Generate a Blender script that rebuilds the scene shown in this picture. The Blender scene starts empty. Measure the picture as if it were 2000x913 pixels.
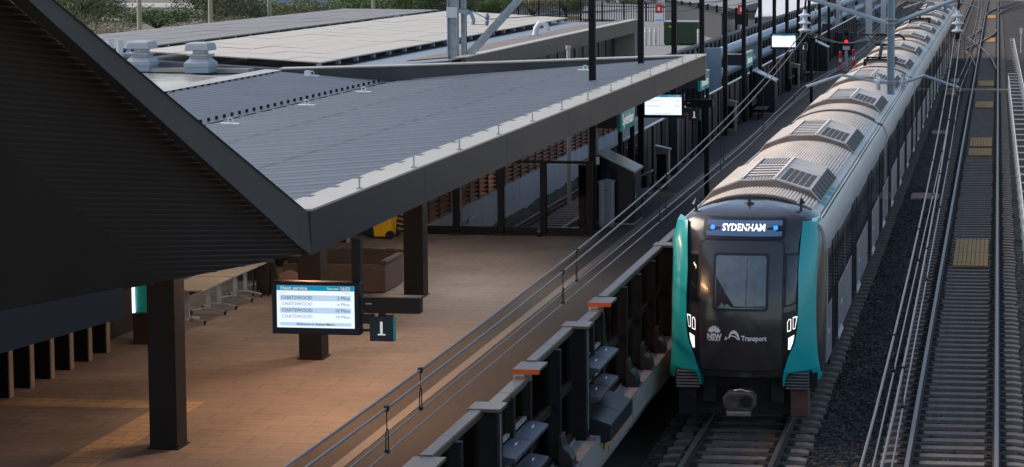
import bpy, bmesh, math, random
from mathutils import Vector, Matrix
random.seed(7)
scene = bpy.context.scene
COL = scene.collection
R = math.radians
XC = -4.48            # centre line of the train's track
PZ = 1.1              # platform level above rail head

# ------------------------------------------------------------------ materials
def node_mat(name):
    m = bpy.data.materials.new(name); m.use_nodes = True
    nt = m.node_tree
    return m, nt, nt.nodes['Principled BSDF']

def mat(name, col, rough=0.6, metal=0.0, var=0.12, scale=2.0, bump=0.0, bscale=40.0, emit=None, estr=0.0, stretch=None, spec=None, dirt=None, coat=0.0, alpha=None):
    m, nt, b = node_mat(name)
    N, L = nt.nodes, nt.links
    b.inputs['Roughness'].default_value = rough
    b.inputs['Metallic'].default_value = metal
    if spec is not None: b.inputs['Specular IOR Level'].default_value = spec
    if coat: b.inputs['Coat Weight'].default_value = coat; b.inputs['Coat Roughness'].default_value = 0.12
    tc = N.new('ShaderNodeTexCoord'); mp = N.new('ShaderNodeMapping')
    L.new(tc.outputs['Object'], mp.inputs['Vector'])
    if stretch: mp.inputs['Scale'].default_value = stretch
    if var > 0:
        nz = N.new('ShaderNodeTexNoise'); nz.inputs['Scale'].default_value = scale; nz.inputs['Detail'].default_value = 6; nz.inputs['Roughness'].default_value = 0.65
        L.new(mp.outputs['Vector'], nz.inputs['Vector'])
        mr = N.new('ShaderNodeMapRange'); mr.inputs['From Min'].default_value = 0.28; mr.inputs['From Max'].default_value = 0.72
        mr.inputs['To Min'].default_value = 1 - var; mr.inputs['To Max'].default_value = 1 + var
        L.new(nz.outputs['Fac'], mr.inputs['Value'])
        mx = N.new('ShaderNodeMix'); mx.data_type = 'RGBA'; mx.blend_type = 'MULTIPLY'; mx.inputs[0].default_value = 1
        mx.inputs[6].default_value = (*col, 1); L.new(mr.outputs['Result'], mx.inputs[7])
        out = mx.outputs[2]
        if dirt:
            n2 = N.new('ShaderNodeTexNoise'); n2.inputs['Scale'].default_value = dirt[1]; n2.inputs['Detail'].default_value = 8; n2.inputs['Roughness'].default_value = 0.7
            L.new(mp.outputs['Vector'], n2.inputs['Vector'])
            cr = N.new('ShaderNodeValToRGB'); cr.color_ramp.elements[0].position = dirt[2]; cr.color_ramp.elements[1].position = dirt[2] + 0.18
            L.new(n2.outputs['Fac'], cr.inputs['Fac'])
            m2 = N.new('ShaderNodeMix'); m2.data_type = 'RGBA'; L.new(cr.outputs['Color'], m2.inputs[0])
            L.new(out, m2.inputs[6]); m2.inputs[7].default_value = (*dirt[0], 1); out = m2.outputs[2]
        L.new(out, b.inputs['Base Color'])
        r2 = N.new('ShaderNodeMapRange'); r2.inputs['To Min'].default_value = max(0.03, rough - 0.08); r2.inputs['To Max'].default_value = min(1, rough + 0.1)
        L.new(nz.outputs['Fac'], r2.inputs['Value']); L.new(r2.outputs['Result'], b.inputs['Roughness'])
    else:
        b.inputs['Base Color'].default_value = (*col, 1)
    if bump > 0:
        n3 = N.new('ShaderNodeTexNoise'); n3.inputs['Scale'].default_value = bscale; n3.inputs['Detail'].default_value = 4
        L.new(mp.outputs['Vector'], n3.inputs['Vector'])
        bp = N.new('ShaderNodeBump'); bp.inputs['Strength'].default_value = bump; bp.inputs['Distance'].default_value = 0.02
        L.new(n3.outputs['Fac'], bp.inputs['Height']); L.new(bp.outputs['Normal'], b.inputs['Normal'])
    if emit:
        b.inputs['Emission Color'].default_value = (*emit, 1); b.inputs['Emission Strength'].default_value = estr
    if alpha is not None: b.inputs['Alpha'].default_value = alpha
    return m

def ballast_mat(name, dark, light, scale):
    m, nt, b = node_mat(name); N, L = nt.nodes, nt.links
    tc = N.new('ShaderNodeTexCoord')
    v = N.new('ShaderNodeTexVoronoi'); v.inputs['Scale'].default_value = scale
    L.new(tc.outputs['Object'], v.inputs['Vector'])
    sep = N.new('ShaderNodeSeparateColor'); L.new(v.outputs['Color'], sep.inputs['Color'])
    cr = N.new('ShaderNodeValToRGB'); e = cr.color_ramp.elements
    e[0].color = (*dark, 1); e[1].color = (*light, 1); e[1].position = 0.97
    k = cr.color_ramp.elements.new(0.6); k.color = (*[(a*0.75 + c*0.25) for a, c in zip(dark, light)], 1)
    L.new(sep.outputs['Red'], cr.inputs['Fac'])
    n = N.new('ShaderNodeTexNoise'); n.inputs['Scale'].default_value = 0.7; n.inputs['Detail'].default_value = 5
    L.new(tc.outputs['Object'], n.inputs['Vector'])
    mr = N.new('ShaderNodeMapRange'); mr.inputs['From Min'].default_value = .3; mr.inputs['From Max'].default_value = .7; mr.inputs['To Min'].default_value = .7; mr.inputs['To Max'].default_value = 1.3
    L.new(n.outputs['Fac'], mr.inputs['Value'])
    mx = N.new('ShaderNodeMix'); mx.data_type = 'RGBA'; mx.blend_type = 'MULTIPLY'; mx.inputs[0].default_value = 1
    L.new(cr.outputs['Color'], mx.inputs[6]); L.new(mr.outputs['Result'], mx.inputs[7]); L.new(mx.outputs[2], b.inputs['Base Color'])
    bp = N.new('ShaderNodeBump'); bp.inputs['Strength'].default_value = 1.0; bp.inputs['Distance'].default_value = 0.06; bp.invert = True
    L.new(v.outputs['Distance'], bp.inputs['Height']); L.new(bp.outputs['Normal'], b.inputs['Normal'])
    b.inputs['Roughness'].default_value = 0.9
    return m

def paver_mat(name, c1, c2, mortar, bw, bh, msize=0.012, rough=0.7, rot=0.0):
    m, nt, b = node_mat(name); N, L = nt.nodes, nt.links
    tc = N.new('ShaderNodeTexCoord'); mp = N.new('ShaderNodeMapping'); mp.inputs['Rotation'].default_value = (0, 0, rot)
    L.new(tc.outputs['Object'], mp.inputs['Vector'])
    br = N.new('ShaderNodeTexBrick'); br.inputs['Scale'].default_value = 1.0
    br.inputs['Brick Width'].default_value = bw; br.inputs['Row Height'].default_value = bh; br.inputs['Mortar Size'].default_value = msize
    br.inputs['Mortar Smooth'].default_value = 0.3; br.inputs['Bias'].default_value = 0.0
    br.inputs['Color1'].default_value = (*c1, 1); br.inputs['Color2'].default_value = (*c2, 1); br.inputs['Mortar'].default_value = (*mortar, 1)
    L.new(mp.outputs['Vector'], br.inputs['Vector'])
    n = N.new('ShaderNodeTexNoise'); n.inputs['Scale'].default_value = 0.55; n.inputs['Detail'].default_value = 8; n.inputs['Roughness'].default_value = .7
    L.new(tc.outputs['Object'], n.inputs['Vector'])
    mr = N.new('ShaderNodeMapRange'); mr.inputs['From Min'].default_value = .3; mr.inputs['From Max'].default_value = .7; mr.inputs['To Min'].default_value = .64; mr.inputs['To Max'].default_value = 1.26
    L.new(n.outputs['Fac'], mr.inputs['Value'])
    n2 = N.new('ShaderNodeTexNoise'); n2.inputs['Scale'].default_value = 9; n2.inputs['Detail'].default_value = 6
    L.new(tc.outputs['Object'], n2.inputs['Vector'])
    mr2 = N.new('ShaderNodeMapRange'); mr2.inputs['To Min'].default_value = .8; mr2.inputs['To Max'].default_value = 1.2
    L.new(n2.outputs['Fac'], mr2.inputs['Value'])
    mm = N.new('ShaderNodeMath'); mm.operation = 'MULTIPLY'; L.new(mr.outputs['Result'], mm.inputs[0]); L.new(mr2.outputs['Result'], mm.inputs[1])
    mx = N.new('ShaderNodeMix'); mx.data_type = 'RGBA'; mx.blend_type = 'MULTIPLY'; mx.inputs[0].default_value = 1
    L.new(br.outputs['Color'], mx.inputs[6]); L.new(mm.outputs[0], mx.inputs[7]); L.new(mx.outputs[2], b.inputs['Base Color'])
    mr3 = N.new('ShaderNodeMapRange'); mr3.inputs['To Min'].default_value = rough - .15; mr3.inputs['To Max'].default_value = rough + .15
    L.new(n.outputs['Fac'], mr3.inputs['Value']); L.new(mr3.outputs['Result'], b.inputs['Roughness'])
    bp = N.new('ShaderNodeBump'); bp.inputs['Strength'].default_value = .3; bp.inputs['Distance'].default_value = .01; bp.invert = True
    L.new(br.outputs['Fac'], bp.inputs['Height']); L.new(bp.outputs['Normal'], b.inputs['Normal'])
    return m

def glass_mat(name, tint, mixfac, rough=0.03, ior=1.5):
    m, nt, b = node_mat(name); N, L = nt.nodes, nt.links
    tr = N.new('ShaderNodeBsdfTransparent'); tr.inputs['Color'].default_value = (*tint, 1)
    gl = N.new('ShaderNodeBsdfGlossy'); gl.inputs['Roughness'].default_value = rough
    fr = N.new('ShaderNodeFresnel'); fr.inputs['IOR'].default_value = ior
    mth = N.new('ShaderNodeMath'); mth.operation = 'ADD'; mth.inputs[1].default_value = mixfac; mth.use_clamp = True
    L.new(fr.outputs['Fac'], mth.inputs[0])
    mx = N.new('ShaderNodeMixShader'); L.new(mth.outputs[0], mx.inputs[0]); L.new(tr.outputs[0], mx.inputs[1]); L.new(gl.outputs[0], mx.inputs[2])
    L.new(mx.outputs[0], N['Material Output'].inputs['Surface'])
    N.remove(b)
    return m

def leaf_mat(name, c1, c2):
    m, nt, b = node_mat(name); N, L = nt.nodes, nt.links
    tc = N.new('ShaderNodeTexCoord'); n = N.new('ShaderNodeTexNoise'); n.inputs['Scale'].default_value = 1.3; n.inputs['Detail'].default_value = 4
    L.new(tc.outputs['Object'], n.inputs['Vector'])
    oi = N.new('ShaderNodeObjectInfo'); ad = N.new('ShaderNodeMath'); ad.operation = 'MULTIPLY_ADD'; ad.inputs[1].default_value = .35; 
    L.new(oi.outputs['Random'], ad.inputs[0]); L.new(n.outputs['Fac'], ad.inputs[2])
    cr = N.new('ShaderNodeValToRGB'); e = cr.color_ramp.elements; e[0].position = .4; e[0].color = (*c1, 1); e[1].position = .9; e[1].color = (*c2, 1)
    L.new(ad.outputs[0], cr.inputs['Fac']); L.new(cr.outputs['Color'], b.inputs['Base Color'])
    b.inputs['Roughness'].default_value = .75
    return m

M = {}
M['paver'] = paver_mat('paver', (.160, .128, .112), (.138, .112, .099), (.078, .062, .054), 1.2, 0.4, .011)
M['darkpaver'] = paver_mat('darkpaver', (.12, .105, .095), (.105, .092, .083), (.06, .05, .045), .6, .3, .008)
M['asphalt'] = mat('platform_asphalt', (.050, .041, .036), .85, var=.22, scale=3, bump=.3, bscale=120)
M['tactile'] = mat('tactile', (.17, .155, .14), .7, var=.15, scale=6, bump=.5, bscale=60)
M['tactile_tan'] = paver_mat('tactile_tan', (.27, .20, .13), (.23, .17, .11), (.09, .07, .05), .6, .3, .012)
M['concrete'] = mat('concrete', (.34, .33, .31), .85, var=.18, scale=1.4, bump=.15, bscale=30, dirt=((.2, .18, .16), 2.2, .58))
M['coping'] = mat('coping_concrete', (.27, .25, .23), .85, var=.25, scale=3, bump=.3, bscale=40, dirt=((.12, .105, .095), 3, .55))
M['wallconc'] = mat('wall_concrete', (.72, .73, .73), .85, var=.12, scale=.8, stretch=(1, 1, .3), bump=.1, dirt=((.27, .27, .27), .9, .6))
M['sleeper'] = mat('sleeper_concrete', (.235, .19, .155), .9, var=.3, scale=4, bump=.3, bscale=50, dirt=((.13, .11, .095), 5, .55))
M['ballast'] = ballast_mat('ballast', (.008, .0065, .0052), (.11, .086, .067), 10)
M['earth'] = mat('earth', (.15, .14, .10), .95, var=.35, scale=.3, bump=.4, bscale=5)
M['grass'] = mat('grass', (.075, .10, .03), .95, var=.4, scale=.6, bump=.5, bscale=8)
M['road'] = mat('road_asphalt', (.24, .24, .25), .85, var=.15, scale=.6)
M['railtop'] = mat('rail_head_steel', (.20, .17, .155), .4, .45, var=.15, scale=3)
M['rust'] = mat('rail_rust', (.06, .038, .03), .85, var=.3, scale=6)
M['roofsteel'] = mat('roof_steel', (.068, .083, .103), .48, .0, var=.14, scale=.35, stretch=(.25, 1.2, 1), dirt=((.052, .064, .082), 1.6, .56))
M['roofrib'] = mat('roof_rib_steel', (.24, .25, .275), .38, .4, var=.1, scale=.5)
M['fascia'] = mat('fascia_aluminium', (.040, .038, .039), .5, .0, var=.2, scale=.9, stretch=(1, .5, 1), spec=.25)
M['capping'] = mat('capping_steel', (.52, .465, .39), .38, .35, var=.1, scale=1.2)  # same steel as the roof; sky light on its top put into the cream
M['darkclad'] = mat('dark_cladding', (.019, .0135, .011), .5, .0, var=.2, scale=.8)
M['darkblue'] = mat('dark_blue_cladding', (.012, .016, .026), .4, .2, var=.15, scale=.8)
M['darksteel'] = mat('dark_steel', (.009, .0085, .0095), .5, .0, var=.2, scale=2, spec=.2)
M['bronze'] = mat('bronze_steel', (.042, .032, .027), .45, .4, var=.15, scale=1.5)
M['navy'] = mat('navy_panel', (.030, .036, .048), .5, .2, var=.15, scale=.8, stretch=(1, 1, .25))
M['galv'] = mat('galvanised_steel', (.46, .49, .52), .45, .7, var=.22, scale=2.5, dirt=((.25, .27, .29), 3, .55))
M['galvblue'] = mat('blue_grey_steel', (.36, .44, .50), .5, .45, var=.15, scale=1.2)
M['tube'] = mat('tube_steel', (.34, .40, .44), .4, .6, var=.12, scale=2)
M['white'] = mat('white_paint', (.74, .75, .76), .45, var=.06, scale=3)
M['offwhite'] = mat('offwhite_paint', (.55, .54, .52), .5, var=.12, scale=3)
M['cabinet'] = mat('grey_cabinet', (.42, .45, .48), .45, var=.06, scale=2)
M['stainless'] = mat('stainless', (.5, .47, .43), .3, .85, var=.12, scale=3, stretch=(1, 6, 1))
M['teal'] = mat('teal_paint', (.006, .46, .46), .3, var=.08, scale=2, coat=.5)
M['tealsign'] = mat('teal_sign', (.015, .42, .38), .45, var=.06, scale=2)
M['carbody'] = mat('train_grey_paint', (.40, .39, .40), .35, .15, var=.1, scale=1.4, coat=.3, dirt=((.3, .28, .27), 1.6, .62))
M['roofpaint'] = mat('train_roof_paint', (.84, .75, .65), .45, .0, var=.14, scale=1.3, stretch=(1, .25, 1), dirt=((.52, .44, .36), 2.2, .58))
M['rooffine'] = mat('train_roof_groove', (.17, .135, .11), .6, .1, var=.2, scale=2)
M['roofdark'] = mat('train_roof_dark', (.10, .085, .075), .6, .1, var=.25, scale=3)
M['nose'] = mat('train_nose_paint', (.052, .048, .050), .22, .2, var=.12, scale=1.5, coat=.7)
M['blackp'] = mat('black_plastic', (.012, .012, .013), .4, var=.1, scale=4)
M['under'] = mat('underframe', (.016, .015, .014), .8, var=.25, scale=3)
M['rusty'] = mat('rusty_brown_steel', (.10, .05, .038), .7, var=.3, scale=5)
M['darkglass'] = mat('dark_glass', (.012, .014, .017), .05, 0, var=0, spec=.9)
M['windscreen'] = mat('windscreen_glass', (.13, .165, .185), .06, 0, var=.35, scale=1.6, spec=.9)  # pale mottled blue stands for sky reflected in the glass
M['glass'] = glass_mat('fence_glass', (.92, .92, .91), .01, ior=1.25)
M['smoked'] = glass_mat('smoked_glass', (.92, .88, .85), .0, ior=1.12)
M['led'] = mat('led_white', (.9, .9, .9), .5, var=0, emit=(1, .97, .92), estr=1.0)
M['ledblue'] = mat('led_blue', (.02, .1, .9), .5, var=0, emit=(.03, .22, 1), estr=1.2)
M['ledpanel'] = mat('led_panel_glass', (.05, .08, .14), .15, var=0, emit=(.10, .18, .36), estr=.22)
M['ledglow'] = mat('led_panel_line', (.2, .3, .6), .3, var=0, emit=(.2, .36, .85), estr=.45)
M['head'] = mat('headlamp', (1, 1, 1), .3, var=0, emit=(1, .97, .9), estr=.8)
M['redlamp'] = mat('red_lamp', (.6, .01, .01), .4, var=0, emit=(1, .03, .03), estr=1.0)
M['scr'] = mat('screen_white', (.6, .65, .7), .3, var=0, emit=(.80, .88, 1), estr=.58)
M['scrfar'] = mat('screen_white_far', (.6, .65, .7), .3, var=0, emit=(.93, .98, 1), estr=.6)
M['scrteal'] = mat('screen_teal', (.01, .2, .3), .3, var=0, emit=(.0, .29, .48), estr=.42)
M['scrrow'] = mat('screen_row', (.5, .6, .7), .3, var=0, emit=(.58, .76, .95), estr=.42)
M['scrtext'] = mat('screen_text', (.08, .1, .16), .4, var=0, emit=(.09, .12, .2), estr=.3)
M['signwhite'] = mat('sign_white', (.8, .78, .76), .5, var=0, emit=(1, .93, .9), estr=.22)
M['logowhite'] = mat('logo_white', (.86, .85, .85), .5, var=0)
M['orange'] = mat('orange_tape', (.75, .12, .02), .6, var=.1, scale=6)
M['yellowbin'] = mat('yellow_plastic', (.72, .40, .01), .5, var=.08)
M['redplastic'] = mat('red_plastic', (.62, .03, .025), .5, var=.1)
M['timber'] = mat('timber_slats', (.52, .26, .165), .65, var=.3, scale=3, stretch=(1, .2, 3))
M['brown'] = mat('brown_laminate', (.062, .044, .034), .55, var=.2, scale=3)
M['tabletop'] = mat('table_laminate', (.34, .32, .29), .5, var=.08)
M['boards'] = mat('yellow_boards', (.46, .255, .075), .75, var=.2, scale=4, dirt=((.22, .14, .04), 6, .58))
M['tancover'] = mat('tan_covers', (.42, .29, .18), .8, var=.2, scale=4)
M['pv'] = mat('solar_glass', (.58, .49, .375), .35, .0, var=.08, scale=.5)  # dark glass in reality; the cream base imitates sky reflection
M['pvb'] = mat('solar_glass_tilted', (.22, .195, .17), .45, .0, var=.1, scale=.6)  # duller copy of the solar glass, weaker sky reflection put into its base
M['membrane'] = mat('roof_membrane', (.55, .49, .40), .18, .15, var=.2, scale=.35, dirt=((.14, .16, .19), .3, .52))
M['green'] = mat('green_container_paint', (.028, .06, .026), .6, var=.15, scale=2)
M['pole'] = mat('pole_paint', (.42, .36, .27), .55, .3, var=.1, scale=1)
M['porcelain'] = mat('insulator_polymer', (.62, .66, .68), .3, var=.05)
M['copper'] = mat('contact_wire', (.17, .165, .17), .55, .2, var=.1)
M['warm'] = mat('warm_lens', (1, .8, .5), .4, var=0, emit=(1, .6, .28), estr=8)
M['coolled'] = mat('cool_light', (1, 1, 1), .4, var=0, emit=(.75, .75, 1), estr=1.4)
M['warmwall'] = mat('warm_lit_door', (.62, .50, .30), .55, var=.06)  # white door panel, warm lamplight put into its base colour
M['bark'] = mat('bark', (.09, .07, .05), .9, var=.3, scale=6)
M['leafA'] = leaf_mat('leaves_olive', (.06, .078, .03), (.19, .205, .09))
M['leafB'] = leaf_mat('leaves_green', (.05, .095, .03), (.15, .22, .07))
M['leafC'] = leaf_mat('leaves_dry', (.15, .135, .075), (.36, .31, .19))
M['darkrib'] = mat('dark_rib', (.058, .043, .036), .4, .3, var=.15, scale=.8)
M['cabinetdim'] = mat('pale_wall_panel', (.30, .32, .34), .6, var=.15, scale=.8)
M['finshade'] = mat('fin_shaded_front', (.005, .005, .006), .7, var=.1, spec=.1)  # fin front, its shade put into a near-black base
M['finlit'] = mat('fin_lit_side', (.16, .12, .09), .6, var=.15)  # side of the same fin, lamplight put into the tan
M['tealmark'] = mat('teal_mark', (.16, .50, .50), .6, var=.35, scale=5)
M['weeds'] = mat('weedy_ballast', (.05, .055, .035), .95, var=.5, scale=3, bump=.8, bscale=20)
M['sleeperdark'] = mat('sleeper_rail_seat', (.05, .042, .036), .9, var=.3, scale=8)
M['acend'] = mat('aircon_end_shade', (.20, .165, .14), .6, var=.25, scale=3)  # dark brown stands for shade on the end faces of the units
M['cabline'] = mat('cab_trim', (.05, .055, .06), .4, var=.1)
M['stones'], nt_, pb_ = node_mat('ballast_stones')
gi_ = nt_.nodes.new('ShaderNodeNewGeometry'); cr_ = nt_.nodes.new('ShaderNodeValToRGB')
cr_.color_ramp.elements[0].color = (.010, .009, .008, 1); cr_.color_ramp.elements[1].color = (.15, .135, .12, 1); e_ = cr_.color_ramp.elements.new(.55); e_.color = (.045, .038, .033, 1)
nt_.links.new(gi_.outputs['Random Per Island'], cr_.inputs['Fac']); nt_.links.new(cr_.outputs['Color'], pb_.inputs['Base Color']); pb_.inputs['Roughness'].default_value = .85
M['foldfascia'] = mat('folded_fascia_lighter', (.085, .080, .080), .5, .0, var=.15, scale=.9, spec=.3)  # lighter copy of the fascia colour for the upturned stretch
M['armbrown'] = mat('bracket_arm_brown', (.040, .026, .020), .55, .0, var=.15, spec=.2)
M['cream'] = mat('cream_paint', (.80, .75, .68), .5, var=.1, scale=2)
M['cladwall'] = mat('dark_metal_cladding', (.045, .046, .05), .35, .4, var=.4, scale=.9, stretch=(1, 1, .3))
M['fascia2'] = mat('weathered_fascia', (.085, .082, .08), .4, .4, var=.3, scale=.7)
M['roofsteel2'] = mat('station_roof_steel', (.15, .17, .20), .35, .3, var=.15, scale=.5)
M['earth2'] = mat('roof_gravel', (.20, .17, .16), .9, var=.3, scale=2)
M['roadpale'] = mat('pale_road', (.42, .41, .40), .85, var=.1, scale=.2)
M['wallconc2'] = mat('pale_render', (.46, .46, .46), .85, var=.08, scale=.2)
M['greenglass'] = mat('green_window', (.02, .045, .03), .15, var=0)

M['bronzecap'] = mat('brushed_bronze_cap', (.27, .21, .165), .32, .75, var=.15, scale=4, stretch=(1, .3, 1))
M['ledge'] = mat('ledge_blue_grey', (.11, .13, .155), .35, .4, var=.12, scale=2)
M['headdim'] = mat('lit_indicator', (1, 1, 1), .4, var=0, emit=(1, .9, .85), estr=1.0)
M['ledgedark'] = mat('ledge_dark', (.024, .028, .037), .4, .4, var=.15, scale=2)
M['scrrow2'] = mat('screen_small_text', (.3, .3, .35), .4, var=0, emit=(.35, .38, .45), estr=.35)
M['scrtext2'] = mat('screen_text_grey', (.2, .22, .28), .4, var=0, emit=(.26, .30, .40), estr=.35)
M['stainlessblue'] = mat('brushed_lid', (.42, .45, .48), .35, .7, var=.1, scale=2)
M['cabinetdim2'] = mat('anticlimber_grey', (.16, .16, .165), .5, .3, var=.2, scale=5)
M['offwhiteroof'] = mat('roof_edge_white', (.66, .63, .58), .4, .1, var=.12, scale=1.5, stretch=(1,.3,1), dirt=((.45,.42,.38), 2, .62))
M['cantpaint'] = mat('cant_rail_paint', (.55, .545, .55), .45, .0, var=.12, scale=1.5, stretch=(1,.3,1), coat=.3)
M['coupler'] = mat('coupler_steel', (.12, .10, .09), .5, .5, var=.35, scale=8)
M['rustcone'] = mat('coupler_cone_steel', (.10, .085, .08), .5, .4, var=.3, scale=8)
M['acpaint'] = mat('aircon_paint', (.68, .61, .53), .45, .15, var=.2, scale=2.5, dirt=((.24,.20,.17), 3, .55))

# ------------------------------------------------------------------ mesh builder
class MB:
    def __init__(s): s.v = []; s.f = []; s.mi = []
    def add(s, vs, fs, m=0):
        o = len(s.v); s.v += [tuple(v) for v in vs]; s.f += [tuple(i + o for i in f) for f in fs]; s.mi += [m] * len(fs)
    def box(s, x0, x1, y0, y1, z0, z1, m=0):
        if x0 > x1: x0, x1 = x1, x0
        if y0 > y1: y0, y1 = y1, y0
        if z0 > z1: z0, z1 = z1, z0
        s.add([(x0,y0,z0),(x1,y0,z0),(x1,y1,z0),(x0,y1,z0),(x0,y0,z1),(x1,y0,z1),(x1,y1,z1),(x0,y1,z1)],
              [(0,3,2,1),(4,5,6,7),(0,1,5,4),(1,2,6,5),(2,3,7,6),(3,0,4,7)], m)
    def cbox(s, c, d, m=0, rot=None):
        hx, hy, hz = d[0]/2, d[1]/2, d[2]/2
        vs = [Vector(p) for p in [(-hx,-hy,-hz),(hx,-hy,-hz),(hx,hy,-hz),(-hx,hy,-hz),(-hx,-hy,hz),(hx,-hy,hz),(hx,hy,hz),(-hx,hy,hz)]]
        if rot is not None: vs = [rot @ v for v in vs]
        s.add([v + Vector(c) for v in vs], [(0,3,2,1),(4,5,6,7),(0,1,5,4),(1,2,6,5),(2,3,7,6),(3,0,4,7)], m)
    def prism(s, pts, a, b, axis='y', m=0):
        """closed outline (2D) extruded from a to b along axis; outline is (x,z) for y, (y,z) for x, (x,y) for z"""
        def P(p, t):
            return (p[0], t, p[1]) if axis == 'y' else ((t, p[0], p[1]) if axis == 'x' else (p[0], p[1], t))
        n = len(pts); vs = [P(p, a) for p in pts] + [P(p, b) for p in pts]
        fs = [tuple(range(n)), tuple(range(2*n-1, n-1, -1))] + [(i, i+n, (i+1) % n + n, (i+1) % n) for i in range(n)]
        s.add(vs, fs, m)
    def slab(s, top, th, m=0, down=(0,0,-1)):
        d = Vector(down).normalized() * th; n = len(top)
        vs = [Vector(p) for p in top] + [Vector(p) + d for p in top]
        s.add(vs, [tuple(range(n)), tuple(range(2*n-1, n-1, -1))] + [(i, i+n, (i+1) % n + n, (i+1) % n) for i in range(n)], m)
    def quad(s, a, b, c, d, m=0): s.add([a, b, c, d], [(0,1,2,3)], m)
    def tube(s, pts, r, seg=8, m=0, cap=True):
        pts = [Vector(p) for p in pts]; rs = r if isinstance(r, (list, tuple)) else [r] * len(pts)
        vs = []; n = len(pts); u = None
        for i, p in enumerate(pts):
            t = (pts[min(i+1, n-1)] - pts[max(i-1, 0)]).normalized()
            if u is None:
                u = t.cross(Vector((0,0,1)));
                if u.length < 1e-3: u = Vector((1,0,0))
            u = (u - t * u.dot(t)).normalized(); w = t.cross(u)
            for k in range(seg):
                a = 2*math.pi*k/seg; vs.append(p + (u*math.cos(a) + w*math.sin(a)) * rs[i])
        fs = [(i*seg+k, i*seg+(k+1) % seg, (i+1)*seg+(k+1) % seg, (i+1)*seg+k) for i in range(n-1) for k in range(seg)]
        if cap: fs += [tuple(range(seg-1, -1, -1)), tuple(range((n-1)*seg, n*seg))]
        s.add(vs, fs, m)
    def lathe(s, prof, cx, cy, seg=16, m=0):
        vs = []; n = len(prof)
        for r, z in prof:
            for k in range(seg):
                a = 2*math.pi*k/seg; vs.append((cx + r*math.cos(a), cy + r*math.sin(a), z))
        fs = [(i*seg+k, i*seg+(k+1) % seg, (i+1)*seg+(k+1) % seg, (i+1)*seg+k) for i in range(n-1) for k in range(seg)]
        fs += [tuple(range(seg-1, -1, -1)), tuple(range((n-1)*seg, n*seg))]
        s.add(vs, fs, m)
    def loft(s, prof, y0, y1, m=0, caps=True, closed=True):
        n = len(prof); vs = [(p[0], y0, p[1]) for p in prof] + [(p[0], y1, p[1]) for p in prof]
        fs = [(i, (i+1) % n, (i+1) % n + n, i+n) for i in range(n if closed else n-1)]
        if caps: fs += [tuple(range(n-1, -1, -1)), tuple(range(n, 2*n))]
        s.add(vs, fs, m)
    def build(s, name, mats, parent=None, smooth=False, bevel=0.0, loc=None, label=None):
        if not isinstance(mats, (list, tuple)): mats = [mats]
        if loc is not None:
            l = Vector(loc); s.v = [tuple(Vector(v) - l) for v in s.v]
        me = bpy.data.meshes.new(name); me.from_pydata(s.v, [], s.f)
        for mm in mats: me.materials.append(M[mm] if isinstance(mm, str) else mm)
        if len(mats) > 1: me.polygons.foreach_set('material_index', s.mi)
        bm = bmesh.new(); bm.from_mesh(me); bmesh.ops.recalc_face_normals(bm, faces=bm.faces); bm.to_mesh(me); bm.free()
        if smooth:
            me.polygons.foreach_set('use_smooth', [True] * len(me.polygons))
            try: me.set_sharp_from_angle(angle=R(38))
            except Exception: pass
        me.update()
        o = bpy.data.objects.new(name, me); COL.objects.link(o)
        if parent is not None: o.parent = parent
        if loc is not None: o.location = loc
        if bevel > 0:
            md = o.modifiers.new('edge', 'BEVEL'); md.width = bevel; md.segments = 2; md.limit_method = 'ANGLE'; md.angle_limit = R(40)
        if label: o['label'] = label
        return o

def tag(o, label=None, cat=None, group=None, kind=None):
    if label: o['label'] = label
    if cat: o['category'] = cat
    if group: o['group'] = group
    if kind: o['kind'] = kind
    return o
def thing(name, label, cat, loc=(0,0,0), rz=0.0, group=None):
    o = bpy.data.objects.new(name, None); COL.objects.link(o); o.location = loc; o.rotation_euler = (0,0,rz)
    o.empty_display_size = .2
    return tag(o, label, cat, group)
def struct(o): o['kind'] = 'structure'; return o
def kids(o): return [c for c in bpy.data.objects if c.parent == o]
def dup(root, loc, rz=None, label=None, scale=None):
    r = root.copy(); COL.objects.link(r); r.location = loc
    if rz is not None: r.rotation_euler = (0,0,rz)
    if scale is not None: r.scale = scale
    if label: r['label'] = label
    for ch in kids(root):
        c = ch.copy(); COL.objects.link(c); c.parent = r
        for g in kids(ch):
            d = g.copy(); COL.objects.link(d); d.parent = c
    return r

def text(s, size, loc, mtx, m, parent, name='lettering', align='LEFT', bold=0.0, extrude=.002, sx=1.0):
    cu = bpy.data.curves.new('tmp_text', 'FONT'); cu.body = s; cu.size = size; cu.align_x = align; cu.align_y = 'CENTER'
    cu.offset = bold; cu.extrude = extrude; cu.resolution_u = 2
    t = bpy.data.objects.new('tmp_text', cu); COL.objects.link(t)
    dg = bpy.context.evaluated_depsgraph_get(); dg.update()
    me = bpy.data.meshes.new_from_object(t.evaluated_get(dg))
    bpy.data.objects.remove(t); bpy.data.curves.remove(cu)
    X = Matrix.Translation(Vector(loc)) @ mtx.to_4x4() @ Matrix.Scale(sx, 4, (1,0,0))
    me.transform(X); me.name = name; me.materials.clear(); me.materials.append(M[m])
    o = bpy.data.objects.new(name, me); COL.objects.link(o); o.parent = parent
    return o
FACE = Matrix(((1,0,0),(0,0,-1),(0,1,0)))          # text facing -Y, reading left to right along +X
SIDE = Matrix(((0,0,1),(1,0,0),(0,1,0)))           # text facing +X, reading along +Y

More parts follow.
